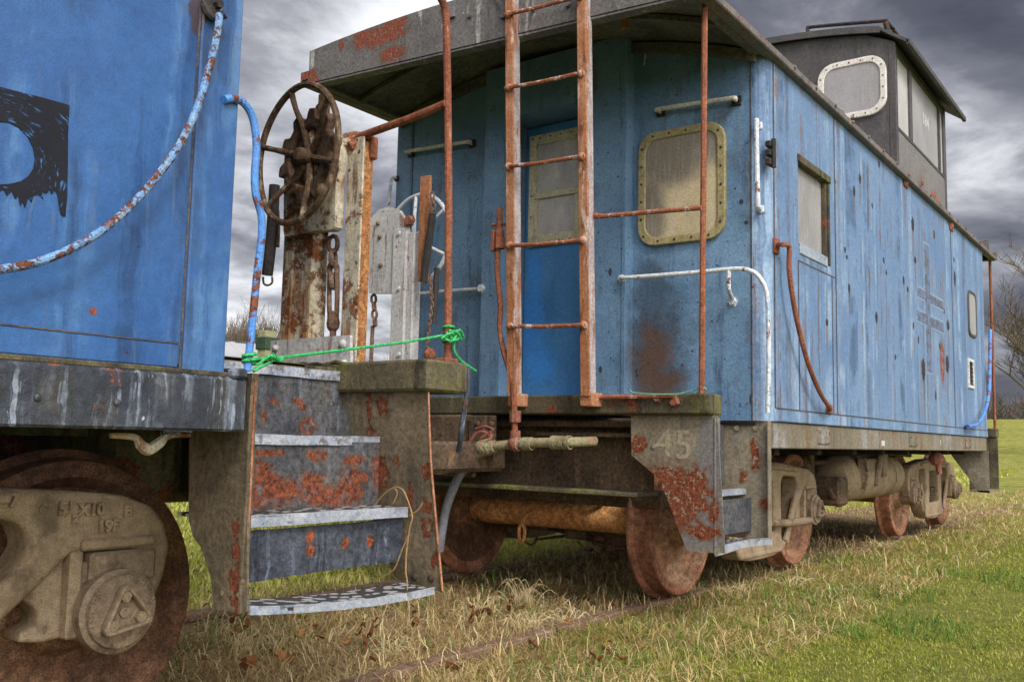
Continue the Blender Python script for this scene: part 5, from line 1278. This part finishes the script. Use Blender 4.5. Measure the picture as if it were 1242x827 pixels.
# ------------------------------------------------------------------ grass
def blades(name, pts, H, Wd, lean, mat, curve=.5, flat_=0, parent=None):
    n = len(pts); pts = np.asarray(pts); a = rng.uniform(0, 2*pi, n); d = np.stack([np.cos(a), np.sin(a), np.zeros(n)], 1)
    sd_ = np.stack([-np.sin(a+rng.normal(0, .6, n)), np.cos(a+rng.normal(0, .6, n)), np.zeros(n)], 1)
    H = np.asarray(H); ln = lean*(.3+rng.uniform(0, 1.2, n))
    up_ = np.array([0, 0, 1.])
    mid = pts+d*(H*ln*.35)[:, None]+up_*(H*.55*np.cos(np.clip(ln, 0, 1.3)*.8))[:, None]
    tip = pts+d*(H*ln*(.8+curve*.5))[:, None]+up_*(H*np.clip(1-.75*ln*ln*curve-.25*ln, .05, 1))[:, None]
    w = (Wd*rng.uniform(.6, 1.3, n))[:, None]
    V = np.stack([pts-sd_*w/2, pts+sd_*w/2, mid-sd_*w*.42, mid+sd_*w*.42, tip], 1).reshape(-1, 3)
    me = bpy.data.meshes.new(name); me.vertices.add(5*n); me.vertices.foreach_set('co', V.ravel())
    b = (np.arange(n)*5)[:, None]; L = (b+np.array([0, 1, 3, 2, 2, 3, 4])).ravel()
    me.loops.add(7*n); me.loops.foreach_set('vertex_index', L.astype(np.int32))
    me.polygons.add(2*n); st = (np.arange(n)*7)[:, None]+np.array([0, 4]); me.polygons.foreach_set('loop_start', st.ravel().astype(np.int32)); 
    me.update(calc_edges=True)
    at_ = me.attributes.new('rnd', 'FLOAT', 'POINT'); at_.data.foreach_set('value', np.repeat(rng.uniform(0, 1, n), 5).astype(np.float32))
    me.materials.append(mat); o = bpy.data.objects.new(name, me); COL.objects.link(o); return o

def fbm(x, y, s=1., seed=0):
    v = 0
    for k, (f, am) in enumerate(((1, .5), (2.1, .28), (4.3, .16))):
        ph = seed*1.7+k*2.3
        v = v+am*np.sin(x*f*s+1.3*np.sin(y*f*s*.8+ph)+ph)*np.cos(y*f*s*1.1+1.1*np.sin(x*f*s*.7+ph*2))
    return v
def height(x, y): return gh(x, y)
def scatter(n, x0, x1, y0, y1): return rng.uniform(x0, x1, n), rng.uniform(y0, y1, n)
def zof(x, y): return np.array([ground_h(a, b) for a, b in zip(x, y)])
def tri(n, near, far, y0, y1):
    """points whose density falls off with distance from the viewpoint"""
    d = near*(far/near)**rng.uniform(0, 1, n); a = np.where(rng.uniform(0, 1, n) < .78, rng.uniform(radians(4), radians(73), n), rng.uniform(radians(-28), radians(105), n))
    x = CAMP.x+d*np.cos(a); y = CAMP.y+d*np.sin(a); k = (y > y0) & (y < y1); return x[k], y[k], d[k]
# mown lawn on the near side
x, y, d = tri(640000, 2.2, 55, -60, -.80)
k = rng.uniform(0, 1, len(x)) < np.clip(.9+.7*fbm(x, y, 1.6), .55, 1); x, y, d = x[k], y[k], d[k]
P = np.stack([x, y, zof(x, y)-.004], 1); edge = np.clip((y+1.9)/.8, 0, 1)*(x < 9)
Hh = (.015+.014*rng.uniform(0, 1, len(x))+.06*edge*rng.uniform(0, 1, len(x))**2)*(1+.35*np.clip(fbm(x, y, 2.2, 4), -1, 1))+.0012*np.clip(d-4, 0, 20)
tag(blades('lawn_grass', P, Hh, 0.0021+.0005*d, .8, M['grass']), 'short mown yellow green grass over the near ground', 'grass', kind='stuff')
# greener clumps
x, y, d = tri(60000, 2.4, 11, -6, -.75); k = fbm(x, y, 2.6, 9) > .26; x, y, d = x[k], y[k], d[k]
P = np.stack([x, y, zof(x, y)-.004], 1)
tag(blades('green_grass', P, rng.uniform(.04, .11, len(x)), .003+.0006*d, .8, M['green']), 'lush greener grass in patches along the near rail', 'grass', kind='stuff')
# grass under and beyond the cars
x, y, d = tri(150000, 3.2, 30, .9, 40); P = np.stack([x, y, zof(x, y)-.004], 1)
tag(blades('meadow_grass', P, .04+.05*rng.uniform(0, 1, len(x))+.002*d, .004+.0011*d, .8, M['meadow']), 'yellow green meadow beyond the track, sunlight put into its blade colour', 'grass', kind='stuff')
# dead straw along the track
x, y, d = tri(135000, 2.2, 22, -1.75, 1.3)
k = rng.uniform(0, 1, len(x)) < np.clip(1.0+.9*fbm(x, y, 3.1, 2)-.5*np.clip((-.95-y)/.7, 0, 1), .05, 1)
x, y, d = x[k], y[k], d[k]; P = np.stack([x, y, zof(x, y)-.004], 1)
tag(blades('dead_straw', P, rng.uniform(.05, .17, len(x)), 0.0021+.0005*d, 1.35, M['straw'], 1.), 'dead tan straw matted along the track', 'straw', kind='stuff')
x, y, d = tri(9000, 2.2, 9, -1.35, .3); k = fbm(x, y, 2.3, 7) > -.12; x, y, d = x[k], y[k], d[k]
tag(blades('long_straw', np.stack([x, y, zof(x, y)-.004], 1), rng.uniform(.12, .27, len(x)), .0018+.0004*d, 1.5, M['straw'], 1.), 'long pale dead straw lying over around the wheels and stairs', 'straw', kind='stuff')
x, y, d = tri(26000, 2.2, 9, -1.5, 1.2); k = fbm(x, y, 3.3, 5) > .05; x, y, d = x[k], y[k], d[k]
P = np.stack([x, y, zof(x, y)-.004], 1)
tag(blades('track_weeds', P, rng.uniform(.04, .13, len(x)), .0035+.0006*d, .9, M['green']), 'green weeds growing through the straw between the rails', 'weeds', kind='stuff')

def strands(name, base, n, h, spread, r, mat, droop=.5):
    mb = MB(); b = Vector(base)
    for i in range(n):
        a = random.uniform(0, 2*pi); s_ = random.uniform(.3, 1)*spread; hh = h*random.uniform(.5, 1.1)
        p = b+Vector((random.uniform(-.05, .05), random.uniform(-.05, .05), -.01)); dx = Vector((cos(a), sin(a), 0))*s_
        mb.tube([p, p+dx*.25+Vector((0, 0, hh*.6)), p+dx*.7+Vector((0, 0, hh)), p+dx*1.1+Vector((0, 0, hh*(1-droop*random.uniform(.2, 1))))], [r, r, r*.8, r*.3], 4, 3)
    return mb.build(name, mat)
M['pale_straw'] = weather('pale_straw', (.42, .33, .17), (.60, .50, .29), 9, (40, .2), rough=.8, bump=0)
M['vine'] = weather('dry_vine', (.24, .15, .06), (.38, .25, .11), 9, (40, .2), rough=.8, bump=0)
def gp(u, v): p = at(u, v, Z=-.06); return Vector((p.x, p.y, ground_h(p.x, p.y)))
tufts = [((635, 738), 33, 0.163, 0.143, 'tall pale straw tuft drooping below the orange axle'), ((690, 760), 28, 0.088, 0.154, 'low pale straw tuft between the orange axle and the nearer front wheel'), ((640, 770), 39, 0.102, 0.132, 'bushy straw tuft in front of the air hose'), ((575, 752), 33, 0.109, 0.132, 'straw tuft beside the foot of the open stairs'),
         ((900, 725), 33, 0.082, 0.154, 'straw tuft on the rail below the small bright tread'), ((960, 716), 31, 0.082, 0.176, 'brown straw tuft below the bearing of the second axle'), ((1075, 668), 26, 0.095, 0.220, 'distant straw tuft by the rear bogie wheel'), ((480, 800), 26, 0.095, 0.110, 'loose straw tuft on the near rail, closest to the viewer'), ((300, 800), 28, 0.109, 0.110, 'straw tuft beside the big wheel with the lettered side frame')]
for (uv, n, h, s_, lab) in tufts:
    o = strands('straw_tuft', gp(*uv), n, h, s_, .0019, M['pale_straw']); tag(o, lab, 'straw tuft', 'dry straw tufts')
for i, (u, v, h) in enumerate(((283, 783, .24), (300, 775, .18), (440, 800, .20), (452, 790, .16), (575, 770, .18), (505, 770, .16), (620, 760, .2))):
    b = gp(u, v); mb = MB(); mb.tube([b, b+Vector((.01, .01, h*.5)), b+Vector((-.01, .02, h))], [.003, .0025, .0015], 5, 3)
    o = mb.build('dead_weed', M['vine'])
    l = MB()
    for k in range(5):
        t = .3+.14*k; p = b+Vector((0, .01, h*t)); a = random.uniform(0, 6.28)
        d_ = Vector((cos(a), sin(a), -.3)); e_ = Vector((-sin(a), cos(a), .3)); s_ = .018
        l.sheet(lambda uu, tt: p+d_*s_*2*uu+e_*s_*(tt-.5)*sin(pi*min(1, uu+.08))*1.3+Vector((0, 0, .012*sin(5*uu+k))), 5, 2)
    l.build('leaf', M['leaf'], o)
    tag(o, 'thin dead brown weed standing upright in the straw between the stairs and rail', 'weed', 'dead weeds by the stairs')
# fallen leaves
for i, (u, v, s_) in enumerate(((585, 757, .05), (630, 748, .03), (345, 812, .045), (550, 822, .04), (300, 822, .05), (690, 765, .025), (735, 800, .025), (380, 770, .03), (420, 790, .03), (655, 690, .03), (668, 692, .025), (740, 745, .025))+tuple((random.uniform(230, 760), random.uniform(725, 822), random.uniform(.015, .032)) for _ in range(30))):
    b = gp(u, v)+Vector((0, 0, .035)); a = random.uniform(0, 6.28); l = MB()
    d_ = Vector((cos(a), sin(a), .15)); e_ = Vector((-sin(a), cos(a), .25))
    l.sheet(lambda uu, tt: b+d_*s_*2*(uu-.5)+e_*s_*1.7*(tt-.5)*(sin(pi*min(1, uu*.9+.08))*(.75+.25*sin(uu*19)))+Vector((0, 0, .35*s_*sin(4*uu+i)+.5*s_*(tt-.5)**2*4)), 12, 4)
    o = l.build('fallen_leaf', M['leaf']); at_ = o.data.attributes.new('rnd', 'FLOAT', 'POINT'); at_.data.foreach_set('value', [(i*.37) % 1]*len(o.data.vertices))
    tag(o, 'curled brown dead leaf lying on the straw near the track', 'leaf', 'fallen brown leaves')
# dry vine caught on the stairs
yv = -1.44
mb = MB().tube([at(u, v, X=-2.90) for u, v in ((492, 694), (493, 670), (497, 640), (500, 625), (492, 600), (486, 592), (478, 591), (465, 600), (455, 612))], .0022, 5, 4)
mb.tube([at(u, v, X=-2.90) for u, v in ((497, 645), (487, 668), (478, 690), (462, 700))], .002, 5, 3); mb.tube([at(u, v, X=-2.9) for u, v in ((478, 591), (482, 598), (477, 610))], .002, 5, 3)
mb.tube([at(u, v, X=-2.9) for u, v in ((497, 625), (507, 618), (512, 610))], .0018, 5, 3); mb.tube([at(u, v, X=-2.9) for u, v in ((492, 694), (494, 710), (492, 760))], .002, 5, 3)
tag(mb.build('dry_vine', M['vine']), 'thin dry yellow vine trailing over the scabby plate at the end of the stairs', 'vine')

# ------------------------------------------------------------------ rope
yr = -1.40
def rope(pts, r):
    P = [Vector(p) for p in pts]; mb = MB(); mb.tube(P, r*.8, 8, 5)
    return mb
mb = rope([at(302, 436, Y=-1.415), at(330, 434, Y=-1.40), at(345, 433, Y=-1.39), at(420, 424, Y=-1.375), at(490, 415, Y=-1.375), at(536, 407, Y=-1.375)], .005)
cpost = at(543.5, 408, Y=yp)
mb.tube([cpost+Vector((.018*cos(t), .018*sin(t), .012*math.sin(t*.5)+.003*t-.03)) for t in np.linspace(0, 6*pi, 50)], .0040, 6)
for k in range(5):
    a = k*1.3; q = cpost+Vector((-.012*k+.02, -.02, .006*sin(a)))
    mb.tube([q+Vector((-.03, 0, .01*sin(a))), q+Vector((-.005, -.014, .02*cos(a))), q+Vector((.025, -.006, -.014*sin(a)))], .0045, 6, 3)
mb.tube([cpost+Vector((.01, -.02, -.01)), at(551, 425, Y=yp-.02), at(560, 438, Y=yp-.02), at(577, 450, Y=yp-.02)], .0042, 6, 4)
cr_ = at(302.5, 436, Y=yh)
mb.tube([cr_+Vector((.015*cos(t), .015*sin(t), .002*t-.01)) for t in np.linspace(0, 4*pi, 36)], .0046, 6)
mb.tube([at(335, 433, Y=-1.395), at(326, 440, Y=-1.40), at(314, 446, Y=-1.41), at(307, 450, Y=-1.41)], .0044, 6, 3)
mb.tube([at(340, 436, Y=-1.395), at(326, 432, Y=-1.41), at(312, 442, Y=-1.405), at(304, 437, Y=-1.41)], .0044, 6, 3)
mb.tube([at(345, 433, Y=-1.385), at(338, 438, Y=-1.40), at(331, 430, Y=-1.405), at(327, 436, Y=-1.39)], .0046, 6, 3)
tag(mb.build('rope', M['rope']), 'bright green rope tied across the stair opening between blue rail and rusty post', 'rope')
mb = MB().tube([at(764, 472, X=-.87), at(768, 476, X=-.87), at(790, 478, X=-.88), at(820, 478, X=-.88), at(838, 474, X=-.88), at(853, 470, X=-.89), at(856, 474, X=-.88), at(845, 476, X=-.88)], .0038, 6, 4)
M['cord'] = weather('faded_green_cord', (.10, .30, .17), (.20, .42, .27), 30, (120, .3), rough=.7)
tag(mb.build('cord', M['cord']), 'short pale green cord tied at the foot of the post beside the ladder', 'cord')

# ------------------------------------------------------------------ trees
def tree(name, base, h, lab, grp=None, seed=0, r0=None, levels=5, spread=.55, minr=.006, upb=.25, kids=(3, 5), trunkfrac=.3, kind=None):
    R_ = random.Random(seed); tr = MB(); tw = MB(); b = Vector(base); r0 = r0 or h*.016
    def grow(p, d, L, r, lv):
        pts = [p]; q = p; dd = d.copy(); n = 4
        for k in range(n):
            dd = (dd+Vector((R_.uniform(-1, 1), R_.uniform(-1, 1), R_.uniform(-.5, 1)*.6+upb*.3))*.16).normalized(); q = q+dd*L/n; pts.append(q)
        rr = [max(minr*.6, r*(1-.55*k/n)) for k in range(n+1)]
        (tr if lv == 0 else tw).tube(pts, rr, 6 if lv < 2 else (4 if lv < 3 else 3), caps=False)
        if lv >= levels: return
        for k in range(R_.randint(*kids)+(2 if lv == 0 else 0)):
            t = R_.uniform(.35 if lv == 0 else .2, 1.0); i = min(n-1, int(t*n)); o = pts[i].lerp(pts[i+1], t*n-i)
            a = R_.uniform(0, 2*pi); side_ = Vector((cos(a), sin(a), R_.uniform(.0, .6)+upb))
            nd = (dd*(1-spread)+side_*spread+Vector((0, 0, upb*.4))).normalized()
            grow(o, nd, L*R_.uniform(.55, .8), max(minr, r*R_.uniform(.42, .6)), lv+1)
    grow(b, Vector((R_.uniform(-.05, .05), R_.uniform(-.05, .05), 1)), h*.42, r0, 0)
    e = thing(name, lab, 'tree', base, grp)
    tr.build('trunk', M['bark'], e); tw.build('crown', M['twig'], e); return e
def far(u, dist, z=None):
    d = fw+rt*((u-621)/FPX)-up*((530-413.5)/FPX); d.z = 0; d.normalize(); p = Vector((CAMP.x, CAMP.y, 0))+d*dist
    p.z = ground_h(p.x, p.y)-.1 if z is None else z; return p
tree('bare_tree', far(1275, 38), 9.0, 'bare spreading tree rising behind the far end of the cupola caboose', None, 5, .13, 5, .62, .011, .12, (3, 5))
for i, (u, dist, h) in enumerate(((262, 62, 11.5), (284, 66, 12.5), (300, 60, 12.5), (318, 64, 13), (336, 60, 11.5), (352, 66, 11), (400, 64, 11), (455, 66, 9.5), (470, 62, 9))):
    tree('bare_tree', far(u, dist, -.1), h*.74, ['bare tree beside the corner of the emblem marked caboose, behind the white shed', 'bare fine twigged tree above the white shed ridge', 'bare tall tree behind the blue handrail', 'bare tree between blue handrail and hand brake column', 'bare tree half hidden behind the cream brake column', 'bare tree behind the rust streaked flange of the cream brake column', 'bare tree seen through the near brake chain opening', 'bare tree seen below the far brake housing', 'bare tree seen beside the white brake wheel'][i], 'bare trees beyond the shed', 20+i, .13, 4, .50, .013, .34, (5, 7))
# distant wood on the rise
mb = MB(); R2 = random.Random(3)
for i in range(520):
    u = R2.uniform(1130, 1300) if i < 300 else R2.uniform(640, 1200); p = far(u, R2.uniform(95, 120)); h = R2.uniform(2.0, 3.3) if i < 300 else R2.uniform(3, 6); p.z -= .3
    mb.tube([p, p+Vector((R2.uniform(-.2, .2), R2.uniform(-.2, .2), h))], [.06, .02], 3, caps=False)
    for k in range(9):
        q = p+Vector((0, 0, h*R2.uniform(.2, .9))); mb.tube([q, q+Vector((R2.uniform(-.8, .8), R2.uniform(-.8, .8), R2.uniform(.2, 1.0)))], [.035, .015], 3, caps=False)
tag(mb.build('distant_wood', M['wood_far']), 'far off strip of bare brown woodland on the horizon', 'woodland', kind='stuff')
# shed beyond the track
p0, p1 = far(228, 30, 0), far(345, 31.5, 0)
ax_ = (p1-p0); Ls = ax_.length; ax_.normalize(); back = Vector((-ax_.y, ax_.x, 0))
if back.dot(p0-CAMP) < 0: back = -back
e = thing('shed', 'low white shed with ribbed metal roof beyond the stair opening', 'shed', tuple((p0+p1)/2))
zt_ = 3.86; ze = 2.85
mb = MB(); mb.obox((p0+p1)/2+back*2+Vector((0, 0, ze/2)), ax_, back, (0, 0, 1), Ls/2, 1.9, ze/2); mb.build('wall', M['shed_wall'], e)
mb = MB()
mb.sheet(lambda u, t: p0-ax_*.2+ax_*(Ls+.4)*u+back*(2.1*t-.15)+Vector((0, 0, ze-.02+(zt_-ze)*t+.03*(1 if math.sin(u*Ls*9.5) > .55 else 0))), 220, 1, (0, 0, .03))
mb.sheet(lambda u, t: p0-ax_*.2+ax_*(Ls+.4)*u+back*(2.1+2*t)+Vector((0, 0, zt_+.01-(zt_-ze)*t)), 1, 1, (0, 0, .03))
mb.build('roof', M['shed_roof'], e)
mb = MB(); mb.bar(p0-ax_*.25+back*2+Vector((0, 0, zt_+.03)), p1+ax_*.25+back*2+Vector((0, 0, zt_+.03)), .18, .06, side=(0, 0, 1)); mb.build('ridge_cap', M['sill_black'], e)
pv_ = far(318, 27, 0)
e = thing('vent_stack', 'small tan stack with dark green cap beside the cream brake column', 'vent', tuple(pv_))
za, zb2 = at(318, 428, X=pv_.x).z, at(318, 400, X=pv_.x).z
s_ = .22; mb = MB(); mb.box(pv_.x-s_*.8, pv_.x+s_*.8, pv_.y-s_*.8, pv_.y+s_*.8, 0, za+.6, .02); mb.build('wall', M['tan_wall'], e)
mb = MB(); mb.box(pv_.x-s_, pv_.x+s_, pv_.y-s_, pv_.y+s_, at(318, 425, X=pv_.x).z, at(318, 414, X=pv_.x).z+.1, .02); mb.build('cap', M['dark_green'], e)

# ------------------------------------------------------------------ sky and light
SUN_AZ, SUN_EL = radians(238), radians(44)
w = bpy.data.worlds.new('World'); S.world = w; w.use_nodes = True; nt = w.node_tree; nt.nodes.clear()
def WN(t): return nt.nodes.new('ShaderNode'+t)
out = WN('OutputWorld'); bg = WN('Background'); nt.links.new(bg.outputs[0], out.inputs[0])
sky = WN('TexSky'); sky.sky_type = 'NISHITA'; sky.sun_disc = False; sky.sun_elevation = SUN_EL; sky.sun_rotation = (pi/2-SUN_AZ) % (2*pi)
bg.inputs[1].default_value = .1
class WT(NT):
    def __init__(s): s.nt = nt
    @property
    def P(s): return tc.outputs['Generated']
tc = WN('TexCoord'); T = WT()
nv = WN('VectorMath'); nv.operation = 'NORMALIZE'; nt.links.new(tc.outputs['Generated'], nv.inputs[0]); D = nv.outputs[0]
dx, dy, dz = T.sep(D)
zc = T.m('ADD', T.m('MAXIMUM', dz, 0.0), .22)
cb = WN('CombineXYZ'); nt.links.new(T.m('DIVIDE', dx, zc), cb.inputs[0]); nt.links.new(T.m('DIVIDE', dy, zc), cb.inputs[1])
CV = T.add(cb.outputs[0], (3.1, 1.7, 0))
n1 = T.noise(CV, 1.15, 7, .55, .25); n2 = T.noise(T.add(CV, (7, 3, 2)), 3.0, 8, .6, .3)
cl = T.lin(T.m('ADD', T.m('MULTIPLY', n1, .62), T.m('MULTIPLY', n2, .38)), .3, .7, .20, .78)
def lobe(az, el, pw):
    v = (cos(el)*cos(az), cos(el)*sin(az), sin(el)); n = WN('VectorMath'); n.operation = 'DOT_PRODUCT'; nt.links.new(D, n.inputs[0]); n.inputs[1].default_value = v
    return T.m('POWER', T.m('MAXIMUM', n.outputs['Value'], 0), pw)
gap = lobe(radians(50), radians(6), 26); br = lobe(radians(10.5), radians(17.5), 900); br2 = lobe(radians(9), radians(9), 160); bh = lobe(SUN_AZ, radians(26), 1.6); tp = lobe(radians(41), radians(23), 220)
shade = T.m('ADD', cl, T.m('ADD', T.m('MULTIPLY', gap, .22), T.m('ADD', T.m('MULTIPLY', br, .16), T.m('ADD', T.m('MULTIPLY', br2, -.02), T.m('MULTIPLY', tp, .38)))))
ccol = T.ramp(shade, [(.30, (.036, .038, .052)), (.44, (.072, .074, .095)), (.54, (.13, .134, .16)), (.64, (.27, .275, .305)), (.77, (.64, .65, .68)), (.92, (.85, .85, .85))])
lum = T.m('ADD', 1.0, T.m('MULTIPLY', bh, 17.0))
lv = WN('CombineXYZ'); [nt.links.new(T.m('ADD', 1.0, T.m('MULTIPLY', bh, k_)), lv.inputs[i]) for i, k_ in enumerate((18.5, 17.0, 14.2))]
cm = WN('VectorMath'); cm.operation = 'MULTIPLY'; nt.links.new(ccol, cm.inputs[0]); nt.links.new(lv.outputs[0], cm.inputs[1])
c10 = T.scl(cm.outputs[0], (10, 10, 10))
fin = T.mix(.96, sky.outputs[0], c10)
nt.links.new(fin, bg.inputs[0])
sl = bpy.data.lights.new('sun', 'SUN'); sl.energy = 1.5; sl.angle = radians(14); sl.color = (1, .95, .87)
so = bpy.data.objects.new('sun', sl); COL.objects.link(so)
sdv = Vector((cos(SUN_EL)*cos(SUN_AZ), cos(SUN_EL)*sin(SUN_AZ), sin(SUN_EL))); so.rotation_euler = sdv.to_track_quat('Z', 'Y').to_euler(); so.location = (0, -8, 9)
vs_ = S.view_settings; vs_.view_transform = 'Standard'; vs_.look = 'None'; vs_.exposure = 0.6; vs_.gamma = 1
S.cycles.max_bounces = 6; S.cycles.use_denoising = True
try: S.cycles.use_adaptive_sampling = True
except Exception: pass
